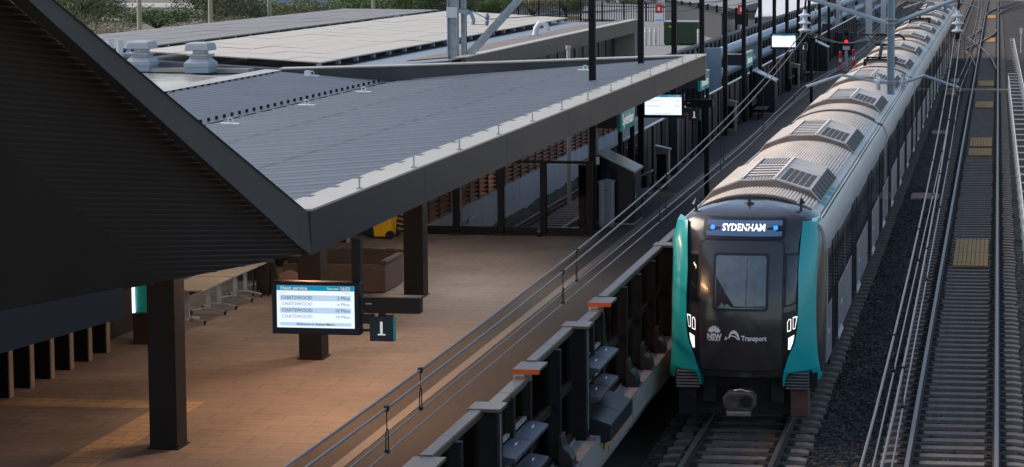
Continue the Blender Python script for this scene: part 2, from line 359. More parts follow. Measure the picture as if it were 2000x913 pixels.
# ------------------------------------------------------------------ camera
d = Vector((500.0, 367.0, -4369.0)).normalized()
zc = Vector((0, -d.z, d.y)).normalized(); xc = d.cross(zc)
Rm = Matrix((xc, d, zc))                           # rows: world axes in camera space -> columns: camera axes in world space
cam = bpy.data.cameras.new('camera'); co = bpy.data.objects.new('camera', cam); COL.objects.link(co)
co.matrix_world = Matrix.Translation((0, 0, 8.8)) @ Rm.to_4x4()
cam.sensor_width = 36; cam.sensor_fit = 'HORIZONTAL'; cam.lens = 36*4369/2000
cam.shift_x = -450/2000; cam.shift_y = -206.5/2000; cam.clip_end = 4000; cam.clip_start = .1
scene.camera = co

# ------------------------------------------------------------------ sky and light
SUN_EL, SUN_AZ = 36.0, -80.0          # azimuth from +Y, negative = to the left of the tracks ahead
w = bpy.data.worlds.new('World'); scene.world = w; w.use_nodes = True
nt = w.node_tree; bg = nt.nodes['Background']; sky = nt.nodes.new('ShaderNodeTexSky'); sky.sky_type = 'NISHITA'; sky.sun_disc = False
sky.sun_elevation = R(SUN_EL); sky.sun_rotation = R(SUN_AZ); sky.air_density = 1.0; sky.dust_density = 2.2; sky.ozone_density = 1.0
nt.links.new(sky.outputs[0], bg.inputs['Color']); bg.inputs['Strength'].default_value = .12
sl = bpy.data.lights.new('sun', 'SUN'); sl.energy = 1.5; sl.angle = R(40); sl.color = (1, .84, .69)
so = bpy.data.objects.new('sun', sl); COL.objects.link(so)
sd = Vector((math.sin(R(SUN_AZ))*math.cos(R(SUN_EL)), math.cos(R(SUN_AZ))*math.cos(R(SUN_EL)), math.sin(R(SUN_EL))))
so.rotation_euler = (-sd).to_track_quat('-Z', 'Y').to_euler()
scene.view_settings.view_transform = 'Standard'; scene.view_settings.look = 'None'; scene.view_settings.gamma = 1
scene.view_settings.use_curve_mapping = False; scene.view_settings.exposure = .70

# ------------------------------------------------------------------ ground
b = MB(); b.box(-900, 900, -60, 1500, -1.2, -.6); struct(b.build('ground', 'earth'))
b = MB()
def ball_h(x, y): return -.262 + .012*math.sin(x*5.1 + y*.33) + .012*random.uniform(-1, 1)
nx, ny = 40, 150; x0, x1, y0, y1 = -6.05, 4.5, 18, 340
vs = []; fs = []
for j in range(ny+1):
    y = y0 + (y1-y0)*(j/ny)**1.6
    for i in range(nx+1):
        x = x0 + (x1-x0)*i/nx; e = max(0, abs(x+2.6)-4.2)
        vs.append((x, y, ball_h(x, y) - .06*e))
for j in range(ny):
    for i in range(nx): a = j*(nx+1)+i; fs.append((a, a+1, a+nx+2, a+nx+1))
b.add(vs, fs); struct(b.build('ballast_bed', 'ballast', smooth=True))
b = MB(); rs = random.Random(21)
for k in range(15000):
    y = 30 + 52*rs.random()**1.5; u = rs.random()
    x = rs.uniform(-3.3, -1.85) if u < .62 else (rs.uniform(-1.95, .95) if u < .85 else rs.uniform(-6.0, -3.0))
    r_ = rs.uniform(.018, .042); z = -.262 + .012*math.sin(x*5.1+y*.33) + rs.uniform(-.004, .022)
    q = [Vector((rs.uniform(.6,1.3)*dx, rs.uniform(.6,1.3)*dy, rs.uniform(.5,1.1)*dz))*r_ for dx, dy, dz in ((1,.2,0),(-1,-.1,.1),(.1,1,0),(-.2,-1,.1),(.1,.1,1),(0,0,-1))]
    c_ = Vector((x, y, z)); b.add([c_+p_ for p_ in q], [(0,2,4),(2,1,4),(1,3,4),(3,0,4),(2,0,5),(1,2,5),(3,1,5),(0,3,5)])
tag(b.build('loose_ballast', 'stones'), kind='stuff')
b = MB(); b.box(-15.45, -11.0, 57.3, 340, -.55, -.21); b.box(-40, -15.9, 100, 340, -.55, -.4); struct(b.build('bay_ballast_bed', 'ballast'))

# ------------------------------------------------------------------ tracks
def rail_into(b, pts, gauge_m=0):
    """rail of head, web and foot swept along a plan polyline at head level 0"""
    prof = [(-.036,0),(.036,0),(.038,-.03),(.012,-.045),(.01,-.12),(.07,-.14),(.07,-.155),(-.07,-.155),(-.07,-.14),(-.01,-.12),(-.012,-.045),(-.038,-.03)]
    n = len(prof); P = [Vector((p[0], p[1], 0)) for p in pts]; vs = []
    for i, p in enumerate(P):
        t = (P[min(i+1, len(P)-1)] - P[max(i-1, 0)]).normalized(); r = Vector((t.y, -t.x, 0))
        vs += [p + r*q[0] + Vector((0,0,q[1])) for q in prof]
    for i in range(len(P)-1):
        for k in range(n):
            b.add([vs[i*n+k], vs[i*n+(k+1) % n], vs[(i+1)*n+(k+1) % n], vs[(i+1)*n+k]], [(0,1,2,3)], 0 if k in (0, 1, 11) else 1)
sb = MB()
sb.prism([(-1.25,-.40),(1.25,-.40),(1.25,-.20),(1.1,-.175),(.45,-.19),(-.45,-.19),(-1.1,-.175),(-1.25,-.20)], -.125, .125, 'y')
for s_ in (-.75, .75):
    for q in (-.12, .12): sb.box(s_+q-.035, s_+q+.035, -.06, .06, -.18, -.135, 1)
    sb.box(s_-.20, s_+.18, -.128, .128, -.2, -.171, 1)
proto_sleeper = sb
def track(label, cx, y0, y1, n_single):
    t = thing('railway_track', label, 'railway track', (cx, y0, 0))
    for sx in (-.75, .75):
        b = MB(); rail_into(b, [(sx, 0), (sx, y1-y0)]); b.build('rail', ['railtop', 'rust'], t)
    b = MB(); b.v = list(proto_sleeper.v); b.f = list(proto_sleeper.f); b.mi = list(proto_sleeper.mi)
    o = b.build('sleeper', ['sleeper', 'sleeperdark'], t); o.location = (random.uniform(-.02, .02), .3, 0)
    for k in range(1, n_single):
        c = o.copy(); COL.objects.link(c); c.location = (random.uniform(-.025, .025), .3+.6*k, random.uniform(-.006, .004)); c.rotation_euler = (0, 0, random.uniform(-.012, .012))
    b = MB(); k = n_single
    while .3+.6*k < y1-y0:
        b.box(-1.25, 1.25, .3+.6*k-.125, .3+.6*k+.125, -.4, -.19)
        for q in (-.75, .75): b.box(q-.20, q+.18, .3+.6*k-.128, .3+.6*k+.128, -.3, -.171, 1)
        k += 1
    if b.v: tag(b.build('sleeper', ['sleeper', 'sleeperdark'], t), kind='stuff')
    return t
track('empty right-hand track with pale concrete sleepers and shiny rails', -.70, 30, 335, 100)
track('track running under the oncoming train', XC, 30, 335, 40)
track('overgrown bay track behind the glass end fence, below the slatted wall', -13.97, 57.6, 330, 100)
t = thing('crossover_track', 'curved crossover rails joining the right-hand track beyond the far end of the train', 'railway track')
def smooth_pts(pts, n=6):
    out = []
    for i in range(len(pts)-1):
        p0 = Vector(pts[max(i-1,0)]); p1 = Vector(pts[i]); p2 = Vector(pts[i+1]); p3 = Vector(pts[min(i+2, len(pts)-1)])
        for k in range(n):
            u = k/n; out.append(.5*((2*p1)+(-p0+p2)*u+(2*p0-5*p1+4*p2-p3)*u*u+(-p0+3*p1-3*p2+p3)*u**3))
    return out + [Vector(pts[-1])]
for pts in ([(-.06,154.5),(-.49,169.4),(-1.3,184.7),(-2.64,204.1)], [(-1.53,158.1),(-1.91,169.2),(-2.57,180.2)], [(-2.64,204.1),(-1.96,215.5),(-1.4,229.7)],
            [(.10,229.9),(-.39,211),(-1.78,192),(-2.59,181.9)], [(-1.41,264.2),(-.87,281.5),(.76,301.4),(3.03,327.1)], [(.1,269.9),(1.06,288),(3.59,311.4)]):
    b = MB(); rail_into(b, smooth_pts(pts)); b.build('rail', ['railtop', 'rust'], t)
def boards(label, x0, x1, y0, y1, m='boards', name='crossing_board'):
    b = MB(); n = max(3, int((x1-x0)/.11)); wd = (x1-x0)/n
    for i in range(n): b.box(x0+i*wd+.006, x0+(i+1)*wd-.006, y0, y1, -.185, -.125)
    for yy in (y0+.3, y1-.3):
        b.box(x0-.03, x1+.03, yy-.04, yy+.04, -.20, -.186)
    return tag(b.build(name, m), label, 'track board', 'yellow boards laid between the rails')
for y0_, y1_, lb in ((61.3,63.95,'yellow ribbed board between the rails, nearest to the camera'), (64.0,66.8,'yellow ribbed board just behind the nearest one on the right-hand track'),
                     (93.2,96.4,'front board of the pair of yellow boards in the middle of the right-hand track'), (97.3,101.6,'rear board of the pair of yellow boards in the middle of the right-hand track'),
                     (120,124.5,'single yellow board between the rails just nearer than the cross-track beam'), (138,143,'yellow board between the rails just beyond the cross-track beam'),
                     (198,206,'small distant yellow board beside the crossover rails'), (258,268,'farthest yellow board on the right-hand track')):
    boards(lb, -1.17, -.2, y0_, y1_)
b = MB(); b.box(-3.0, .75, 133.2, 134.4, -.20, -.10); b.box(-3.0,.75,133.4,134.2,-.12,-.06); tag(b.build('cross_track_beam', 'tancover'), 'long rusty brown beam lying across the right-hand track', 'track beam')
for (x0_, x1_, y0_, y1_, lb) in ((-2.95,-2.05,77.9,79.6,'tan trough cover lying on the ballast nearest to the camera'), (-3.0,-2.3,104.3,106.0,'tan trough cover on the ballast beside the second car'),
                          (-3.0,-2.4,131,133,'tan trough cover on the ballast beside the catenary arm tip'), (-2.95,-2.45,143,146,'farthest tan trough cover between the two tracks')):
    b = MB(); n = 4; wd = (x1_-x0_)/n
    for i in range(n): b.box(x0_+i*wd, x0_+(i+1)*wd-.012, y0_, y1_, -.25, -.195)
    b.box(x0_-.04, x1_+.04, y0_+.1, y1_-.1, -.3, -.22)
    tag(b.build('trough_cover', 'tancover'), lb, 'trough cover', 'tan covers on the ballast between the tracks')

# ------------------------------------------------------------------ platform
b = MB()
b.box(-18.6, -6.45, 16, 57.25, .1, 1.09, 0); b.box(-10.75, -6.45, 57.25, 172, .1, 1.09, 0)
struct(b.build('platform', 'coping'))
b = MB(); b.box(-18.6, -10.25, 16, 57.24, 1.085, 1.1); struct(b.build('platform_paving', 'paver'))
b = MB(); b.box(-10.245, -6.46, 16, 57.24, 1.085, 1.1); b.box(-10.74, -6.46, 57.245, 171.9, 1.085, 1.1); struct(b.build('platform_asphalt', 'asphalt'))
b = MB()
for k in range(240):                                   # ribbed tactile strip
    y = 16 + k*.65
    if y > 168: break
    b.box(-9.64, -9.46, y, y+.642, 1.096, 1.108)
struct(b.build('tactile_paving_strip', 'tactile'))
b = MB(); b.box(-13.75, -13.1, 16, 35.6, 1.096, 1.106); b.box(-16.45, -13.76, 35.0, 35.6, 1.096, 1.106); struct(b.build('guidance_paving_strip', 'tactile_tan'))
b = MB(); b.box(-16.45, -13.76, 16, 34.99, 1.094, 1.104); struct(b.build('dark_paving', 'darkpaver'))
b = MB(); b.box(-6.52, -6.13, 16, 172, .60, 1.05)
for k in range(24): b.box(-6.124, -6.118, 18+k*2.4, 18.03+k*2.4, .62, 1.04, 0)
struct(b.build('platform_coping', 'coping'))
b = MB(); b.box(-7.4, -7.2, 16, 172, -.6, .5); struct(b.build('platform_back_wall', 'under'))

# ------------------------------------------------------------------ edge barrier (door gates) at the platform edge
bar = thing('platform_edge_barrier', 'dark framed glass barrier with bronze caps and tilted ledges along the platform edge', 'platform barrier', (-6.5, 24, PZ))
BX = -6.5
def bpart(b, name, mats, bevel=0.0, label=None): return b.build(name, mats, bar, bevel=bevel, loc=None, label=label)
bar.location = (0,0,0)
def bar_post(y, w=.12, foot=True, d=.20):
    b = MB(); b.box(BX-.06, BX-.06+d, y-w/2, y+w/2, PZ-.05, 2.78)
    for k in range(7): b.box(BX-.06+d, BX-.05+d, y-.02, y+.02, 1.3+.2*k, 1.33+.2*k)
    bpart(b, 'post', 'darksteel', .012)
    if foot:
        b = MB(); b.prism([(BX+.13, 1.052), (BX+.34, 1.052), (BX+.34, 1.16), (BX+.29, 1.26), (BX+.20, 1.33), (BX+.17, 1.52), (BX+.13, 1.52)], y-.16, y+.16, 'y')
        b.box(BX+.12, BX+.38, y-.2, y+.18, 1.05, 1.075)
        bpart(b, 'foot', 'blackp', .015)
def bar_cap(y0, y1, z=2.80, w=.15, name='cap', x=None):
    b = MB(); x = BX-.12 if x is None else x
    b.box(x, x+w, y0, y1, z, z+.045); b.box(x+w, x+w+.012, y0, y1, z-.04, z+.03)
    bpart(b, name, 'bronzecap')
def bar_glass(y0, y1, z0=1.12, z1=2.78):
    b = MB(); b.box(BX-.02, BX-.005, y0, y1, z0, z1); bpart(b, 'glass_panel', 'smoked')
def bar_rail(y0, y1, z, h=.1):
    b = MB(); b.box(BX-.035, BX+.03, y0, y1, z, z+h); bpart(b, 'rail', 'darksteel')
def bar_ledge(y0, y1, z, drop=.05, out=.28):
    b = MB(); x = BX+.06
    b.prism([(x, z), (x+out, z-drop), (x+out, z-drop-.05), (x+.05, z-.2), (x, z-.2)], y0, y1, 'y', 0)
    b.box(x+out*.44, x+out*.5, y1-.40, y1-.28, z-drop*.5-.03, z-drop*.46+.018, 1)
    bpart(b, 'ledge', ['ledge', 'white'], .006)
def bar_pillar(y, w=.32):
    b = MB(); b.box(BX-.1, BX+.22, y-w/2, y+w/2, PZ-.05, 2.80); bpart(b, 'pillar', 'darksteel', .015)
    b = MB(); b.box(BX+.221, BX+.226, y-.02, y+.02, 1.2, 2.75); bpart(b, 'edge_strip', 'galv')
    b = MB(); b.box(BX-.16, BX+.27, y-w/2-.06, y+w/2+.06, 2.81, 2.86); bpart(b, 'pillar_cap', 'bronzecap', .006)
def orange_cap(y):
    b = MB(); b.box(BX-.18, BX+.20, y-.02, y+.55, 2.79, 2.83, 0); b.box(BX-.18, BX+.20, y-.05, y-.021, 2.762, 2.832, 1); b.box(BX-.17, BX-.02, y-.04, y+.5, 2.35, 2.788, 2)
    bpart(b, 'orange_taped_cap', ['bronzecap', 'orange', 'offwhite'])
def window_bay(y0, y1, big=False):
    """two windows with two rows of tilted ledges, hinged gate leaf behind"""
    ym = (y0+y1)/2
    bar_cap(y0, ym-.01, 2.69, .17); bar_cap(ym+.01, y1, 2.69, .17)
    for y in (y0+.06, ym, y1-.06):
        b = MB(); b.box(BX-.05, BX+.1, y-.07, y+.07, PZ, 2.68); bpart(b, 'post', 'darksteel', .008)
    for a, c in ((y0+.13, ym-.07), (ym+.07, y1-.13)):
        bar_glass(a, c, 1.12, 2.67)
        bar_ledge(a-.05, c+.06, 2.14); bar_ledge(a-.05, c+.06, 1.68)
        b = MB(); b.box(BX+.0, BX+.05, a, c, 2.16, 2.2); b.box(BX+.0, BX+.05, a, c, 1.72, 1.76); bpart(b, 'rail', 'galv')
    b = MB(); b.box(BX-.004, BX+.03, ym-.02, ym+.04, 2.3, 2.52); bpart(b, 'indicator_lamp', 'headdim' if big else 'offwhite')
    b = MB(); b.box(BX+.045, BX+.08, ym-.1, ym-.02, 1.72, 1.84); bpart(b, 'green_button', 'green')
    if big:
        for a, c in ((y0+.0, ym-.01), (ym+.01, y1+.1)):
            b = MB(); x = BX+.02
            b.prism([(x, 1.34), (x+.1, 1.36), (x+.52, 1.22), (x+.52, .97), (x+.4, .92), (x, 1.06)], a, c, 'y')
            bpart(b, 'door_gear_box', 'ledgedark', .012)
        b = MB(); b.box(-6.115, -6.09, y0+.2, y1+.4, .80, .87, 0); b.box(-6.116, -6.085, y0+.2, y1+.4, .78, .80, 0); bpart(b, 'cover_strip', 'boards')
for y, kind in ((22.9,'post'), (24.4,'orange'), (25.97,'post'), (27.7,'pillar'), (30.3,'orange'), (32.1,'post'), (33.85,'pillar'), (36.1,'orange'), (38.1,'post'), (39.65,'post'), (41.3,'post'), (43.1,'pillar'), (45.5, 'post')):
    if kind == 'post': bar_post(y)
    elif kind == 'pillar': bar_pillar(y)
    else: orange_cap(y)
window_bay(27.95, 30.25); window_bay(34.1, 36.05, True); window_bay(22.0, 24.35)
for y0_, y1_ in ((30.32,32.02),(36.12,38.02),(24.42,25.9)):
    bar_glass(y0_+.02, y1_); bar_rail(y0_, y1_, 1.85); bar_rail(y0_, y1_, 1.12, .06); bar_cap(y0_+.55, y1_+.08)
for y0_, y1_ in ((32.18,33.64),(38.18,39.57),(39.73,41.22),(41.38,42.89),(43.31,45.4),(26.05,27.49)):
    bar_glass(y0_, y1_); bar_rail(y0_, y1_, 1.9); bar_rail(y0_, y1_, 1.12, .06); bar_cap(y0_-.06, y1_+.1)

# ------------------------------------------------------------------ canopy
cano = thing('platform_canopy', 'low steel canopy with ribbed blue-grey roof, dark fascia and square columns over the platform', 'canopy', (0,0,0))
def zr(x): return 5.20 - .080*(-9.25-x) if x > -18.6 else 4.452 + .092*(-18.6-x)
def yfar(x): return 68.72 + (x+9)*.148
b = MB(); xs = (-9.25, -18.6)
top = [(xs[0], 28.55, zr(xs[0])), (xs[0], yfar(xs[0]), zr(xs[0])), (xs[1], yfar(xs[1]), zr(xs[1])), (xs[1], 28.55, zr(xs[1]))]
b.slab(top, .28, 0)
y = 29.0
while y < 68.2:
    xe = -18.5; xa = -9.47 if y < yfar(-9.5) else None
    # clip the rib where the far parapet crosses it
    xclip = -9 + (y - 68.72)/.148 if y > yfar(-18.6) else xe
    xs_ = max(xe, xclip) if y > yfar(-18.6) else xe
    a = Vector((xa, y, zr(xa))); c = Vector((xs_, y, zr(xs_)))
    for dy, h in ((0, .02),):
        b.add([(a.x, y-.032, a.z+.001), (a.x, y-.018, a.z+h), (a.x, y+.018, a.z+h), (a.x, y+.032, a.z+.001), (c.x, y-.032, c.z+.001), (c.x, y-.018, c.z+h), (c.x, y+.018, c.z+h), (c.x, y+.032, c.z+.001)],
              [(0,1,5,4),(1,2,6,5),(2,3,7,6),(0,3,2,1),(4,5,6,7)], 1)
    for q in (.6,):                                   # fine swage between the standing seams
        yy = y+q
        if yy < 66: b.add([(a.x, yy-.03, a.z+.001), (a.x, yy, a.z+.006), (a.x, yy+.03, a.z+.001), (c.x, yy-.03, c.z+.001), (c.x, yy, c.z+.006), (c.x, yy+.03, c.z+.001)], [(0,1,4,3),(1,2,5,4),(0,2,1),(3,4,5)], 0)
    y += 1.2
for xl in (-12.4, -15.5): b.add([(xl-.02, 28.6, zr(xl)+.003), (xl+.03, 28.6, zr(xl)+.009), (xl+.03, yfar(xl)-.1, zr(xl)+.009), (xl-.02, yfar(xl)-.1, zr(xl)+.003)], [(0,1,2,3)], 0)
b.build('roof_panel', ['roofsteel', 'roofrib'], cano)
b = MB(); top = [(-18.62, 28.55, zr(-18.7)), (-18.62, yfar(-18.6), zr(-18.7)), (-21.95, yfar(-21.95), zr(-21.95)), (-21.95, 28.55, zr(-21.95))]
b.slab(top, .25, 0); y = 29.0
while y < yfar(-21.95):
    xa = -18.72; c = -21.9
    b.add([(xa, y-.03, zr(xa)+.001), (xa, y, zr(xa)+.025), (xa, y+.03, zr(xa)+.001), (c, y-.03, zr(c)+.001), (c, y, zr(c)+.025), (c, y+.03, zr(c)+.001)], [(0,1,4,3),(1,2,5,4),(0,2,1),(3,4,5)], 1)
    b.box(-18.76, -18.70, y-.025, y+.025, zr(-18.7), zr(-18.7)+.10, 2)
    y += .55
b.build('roof_panel', ['roofsteel', 'roofrib', 'darksteel'], cano)
b = MB(); b.box(-18.70, -18.45, 28.6, yfar(-18.6)-.05, zr(-18.6)-.02, zr(-18.6)+.035); b.build('valley_gutter', 'darkblue', cano)
b = MB()
yj = [28.55, 34.5, 40.5, 46.5, 52.5, 58.5, 64.5, 68.8]
for a, c in zip(yj[:-1], yj[1:]): b.box(-9.10, -9.0, a+.006, c-.006, 4.64, 5.22)
b.box(-9.095, -9.01, 28.56, 68.79, 4.66, 5.20, 1)
b.build('fascia', ['fascia', 'darksteel'], cano)
b = MB()
for a, c in zip(yj[:-1], yj[1:]): b.slab([(-8.985, a+.004, 5.255), (-8.985, c-.004, 5.255), (-9.47, c-.004, 5.235), (-9.47, a+.004, 5.235)], .03)
yy = 29.0
while yy < 68:
    b.box(-9.58, -9.47, yy+.12, yy+1.08, 5.20, 5.235); yy += 1.2
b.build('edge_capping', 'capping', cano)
yy = 31
while yy < 68: b = MB(); b.box(-9.06, -9.04, yy-.012, yy+.012, 5.255, 5.43); b.box(-9.09, -9.01, yy-.03, yy+.03, 5.255, 5.27); b.build('capping_pin', 'galv', cano); yy += 3
b = MB(); px = [-9.0, -12.2, -15.4, -18.6, -22.0]; pz = [5.235, 5.13, 5.02, 4.92, 4.84]
for i in range(4):
    a, c = (px[i], yfar(px[i]), pz[i]), (px[i+1], yfar(px[i+1]), pz[i+1])
    b.slab([(a[0], a[1]-.02, a[2]+.01), (c[0]+.008, c[1]-.02, c[2]+.01), (c[0]+.008, c[1]+.42, c[2]+.03), (a[0], a[1]+.42, a[2]+.03)], .04, 0)
    b.slab([(a[0], a[1]+.02, a[2]-.04), (c[0], c[1]+.02, c[2]-.04), (c[0], c[1]+.32, c[2]-.04), (a[0], a[1]+.32, a[2]-.04)], .75, 1)
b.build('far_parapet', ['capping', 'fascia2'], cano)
b = MB()
for a, c in ((30, 40), (40, 50), (50, 60), (60, 66.9)): b.slab([(-21.9, a+.004, 4.80), (-21.9, c-.004, 4.80), (-22.45, c-.004, 4.82), (-22.45, a+.004, 4.82)], .05, 0)
y = 29.0
while y < 66: b.box(-21.92, -21.86, y-.05, y+.05, 4.72, 4.80, 1); y += .55
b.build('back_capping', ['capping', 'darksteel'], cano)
for (x, y) in ((-17.54,49.7), (-17.59,55.6), (-17.53,60.6), (-11.9,64.0), (-20.7,66.0)):
    b = MB(); z = zr(x)+.05
    b.slab([(x-.22,y-.11,z+.015),(x+.22,y-.11,z+.0),(x+.22,y+.11,z+.0),(x-.22,y+.11,z+.015)], .03)
    ring = [(x+.065*math.cos(a), y, z+.07+.06*math.sin(a)) for a in [i*2*math.pi/10 for i in range(11)]]
    b.tube(ring, .013, 5)
    if x < -20: b.box(x-.22, x-.04, y-.07, y+.07, z, z+.14)
    b.build('roof_anchor', 'white', cano)
for y in (32.4, 39.72, 47.05):                           # square columns
    b = MB(); b.box(-12.72, -12.29, y-.22, y+.22, PZ, 4.6); b.build('column', 'darksteel', cano, bevel=.012)
    b = MB(); b.box(-12.75, -12.26, y-.25, y+.25, PZ, PZ+.02); b.build('base_plate', 'darksteel', cano)
# folded end: the near part of the canopy turns up towards the concourse
C0b, C0t = Vector((-9, 28.55, 4.64)), Vector((-9, 28.4, 5.24)); T0b, T0t = Vector((-10.05, 22, 8.19)), Vector((-9.6, 22, 8.19))
C1b = C0b + (T0b-C0b)*1.7; C1t = C0t + (T0t-C0t)*1.7
b = MB(); bk = Vector((-.025, .0, -.01))
b.add([C0b, C1b, C1t, C0t, C0b+bk, C1b+bk, C1t+bk, C0t+bk], [(0,1,2,3),(7,6,5,4),(0,4,5,1),(1,5,6,2),(2,6,7,3),(3,7,4,0)])
b.build('folded_fascia', 'foldfascia', cano)
L0 = Vector((-10.8, 23.1, 4.72)); L1 = C0b + (L0-C0b)*1.9; 
nrm = (T0b-C0b).cross(L0-C0b).normalized()
if nrm.x < 0: nrm = -nrm
b = MB()
A_, B_, D_, E_ = C0b+Vector((-.05,0,.02)), C1b+Vector((-.05,0,.0)), L1, L1 + Vector((-2.0, -1.0, 6.0))
back = -nrm*.3
b.add([A_, D_, E_, B_, A_+back, D_+back, E_+back, B_+back], [(0,1,2,3),(7,6,5,4),(0,4,5,1),(1,5,6,2),(2,6,7,3),(3,7,4,0)], 0)
# horizontal ribs laid on the panel
bdir = (L1-A_); tdir = (B_-A_)
hz = Vector((-.28, -.952, .12)); hz = (hz - nrm*hz.dot(nrm)).normalized(); updir = nrm.cross(hz).normalized()
if updir.z < 0: updir = -updir
k = 0; s_ = -1.4
while s_ < 6.0:
    # intersect the line A_+updir*s_ + hz*t with the panel's four edges
    P0 = A_ + updir*s_; ts = []
    poly = [A_, D_, E_, B_]
    for i in range(4):
        p, q = poly[i], poly[(i+1) % 4]
        def uv(v): v = v - P0; return v.dot(hz), v.dot(updir)
        (u1, v1), (u2, v2) = uv(p), uv(q)
        if (v1 > 0) != (v2 > 0): ts.append(u1 + (u2-u1)*(-v1)/(v2-v1))
    if len(ts) >= 2:
        a, c = P0 + hz*(min(ts)+.03), P0 + hz*(max(ts)-.03); o1, o2 = nrm*.014, updir*.02
        b.add([a-o2, a+o1-o2*.4, a+o1+o2*.4, a+o2, c-o2, c+o1-o2*.4, c+o1+o2*.4, c+o2], [(0,1,5,4),(1,2,6,5),(2,3,7,6),(0,3,2,1),(4,5,6,7)], 1)
    s_ += .066
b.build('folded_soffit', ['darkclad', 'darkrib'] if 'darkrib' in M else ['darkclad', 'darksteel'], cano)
b = MB(); q0, q1 = A_ + (D_-A_)*.34, A_ + (D_-A_)*.66
b.add([q0+Vector((.02,0,.03)), q1+Vector((.02,0,.03)), q1+Vector((.02,0,-.52)), q0+Vector((.02,0,-.33)), q0+Vector((-.2,.1,.03)), q1+Vector((-.2,.1,.03)), q1+Vector((-.2,.1,-.52)), q0+Vector((-.2,.1,-.33))],
      [(0,1,2,3),(7,6,5,4),(0,4,5,1),(1,5,6,2),(2,6,7,3),(3,7,4,0)])
b.build('bulkhead', 'darkblue', cano)
# ceiling lights under the canopy; paler far ones added to stand in for daylight
for (x, y, e) in ((-10.8, 34.2, 120), (-11.4, 37.6, 75), (-11.4, 41.4, 85), (-11.2, 48.6, 90), (-13.2, 53.0, 40), (-15.2, 44.6, 22), (-13.6, 28.8, 25)):
    b = MB(); z = min(zr(x)-.30, 4.55); b.box(x-.12, x+.12, y-.6, y+.6, z-.06, z, 0); b.box(x-.09, x+.09, y-.56, y+.56, z-.075, z-.061, 1)
    tag(b.build('ceiling_light', ['darksteel', 'warm']), 'warm unseen linear light on the underside of the platform canopy', 'ceiling light', 'warm lights under the canopy')
    la = bpy.data.lights.new('canopy_lamp', 'AREA'); la.shape = 'RECTANGLE'; la.size = .2; la.size_y = 1.2; la.energy = e; la.color = (1, .57, .32) if y < 40 else ((1, .70, .49) if y < 48 else (1, .90, .82))
    lo = bpy.data.objects.new('canopy_lamp', la); COL.objects.link(lo); lo.location = (x, y, z-.10)

# ------------------------------------------------------------------ rear wall of fins under the canopy
wl = thing('rear_wall', 'dark platform rear wall with a row of upright fins under the canopy', 'wall', (0,0,0))
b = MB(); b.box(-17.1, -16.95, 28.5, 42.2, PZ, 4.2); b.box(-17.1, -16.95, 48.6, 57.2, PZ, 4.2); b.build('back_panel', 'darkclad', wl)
y = 32.3
while y < 40.3:
    b = MB(); b.box(-16.93, -16.5, y-.07, y+.07, PZ, 4.15, 0); b.box(-16.499, -16.47, y-.075, y+.075, PZ, 4.15, 1); b.build('fin', ['finshade', 'finlit'], wl, bevel=.006); y += .83
for y in (48.8, 51.0, 53.2, 55.2):
    b = MB(); b.box(-16.93, -16.45, y-.10, y+.10, PZ, 4.15, 0); b.box(-16.449, -16.42, y-.11, y+.11, PZ, 4.15, 1); b.build('fin', ['darkclad', 'pole'], wl, bevel=.006)  # paler strip stands for the lit side of each fin
b = MB()
for k in range(12): b.box(-16.9, -16.75, 49.0, 55.2, 1.5+.2*k, 1.62+.2*k)
b.build('slat_panel', 'timber', wl)
b = MB(); b.box(-17.0, -16.9, 55.5, 57.0, PZ, 3.2); o = b.build('lit_door', 'warmwall', wl)

# ------------------------------------------------------------------ things on the paved platform
def folding_table(y0, y1, label):
    t = thing('folding_table', label, 'table', (-16.1, (y0+y1)/2, PZ), 0, 'folding tables on castors by the rear wall')
    h = (y1-y0)/2
    b = MB(); b.box(-.42, .42, -h, h, .715, .75); b.build('table_top', 'tabletop', t, bevel=.008)
    for s_ in (-1, 1):
        yy = s_*(h-.28)
        b = MB(); b.box(-.04, .04, yy-.03, yy+.03, .12, .714); b.tube([(-.36, yy, .07), (-.1, yy, .13), (0, yy, .14), (.1, yy, .13), (.36, yy, .07)], .022, 6); b.build('leg', 'galv', t)
        for sx in (-.36, .36):
            b = MB(); b.tube([(sx-.015, yy, .045), (sx+.015, yy, .045)], .045, 12); b.build('castor', 'blackp', t)
    b = MB(); b.box(-.02, .02, -h+.3, h-.3, .58, .64); b.build('crossbar', 'darksteel', t)
folding_table(42.6, 44.35, 'pale folding table on castors nearest the camera by the rear wall')
folding_table(44.45, 46.0, 'middle one of the three pale folding tables on castors')
folding_table(46.1, 47.7, 'farthest pale folding table, beside the leaning board')
t = thing('leaning_board', 'dark folded display board leaning at a slant beside the farthest folding table', 'display board', (-15.75, 46.6, PZ))
b = MB(); b.cbox((0,0,.62), (.5,.05,1.2), 0, Matrix.Rotation(R(-12),3,'Y') @ Matrix.Rotation(R(8),3,'X')); b.build('panel', 'bronze', t)
b = MB(); b.tube([(-.25,-.05,.0),(-.2,0,.9)], .02); b.tube([(.1,-.05,0),(.15,0,.9)], .02); b.tube([(-.3,.4,0),(-.2,.05,1.1)], .02); b.build('leg', 'darksteel', t)
b = MB(); b.cbox((-.1,0,1.24),(.34,.12,.05)); b.build('clip_rail', 'white', t)
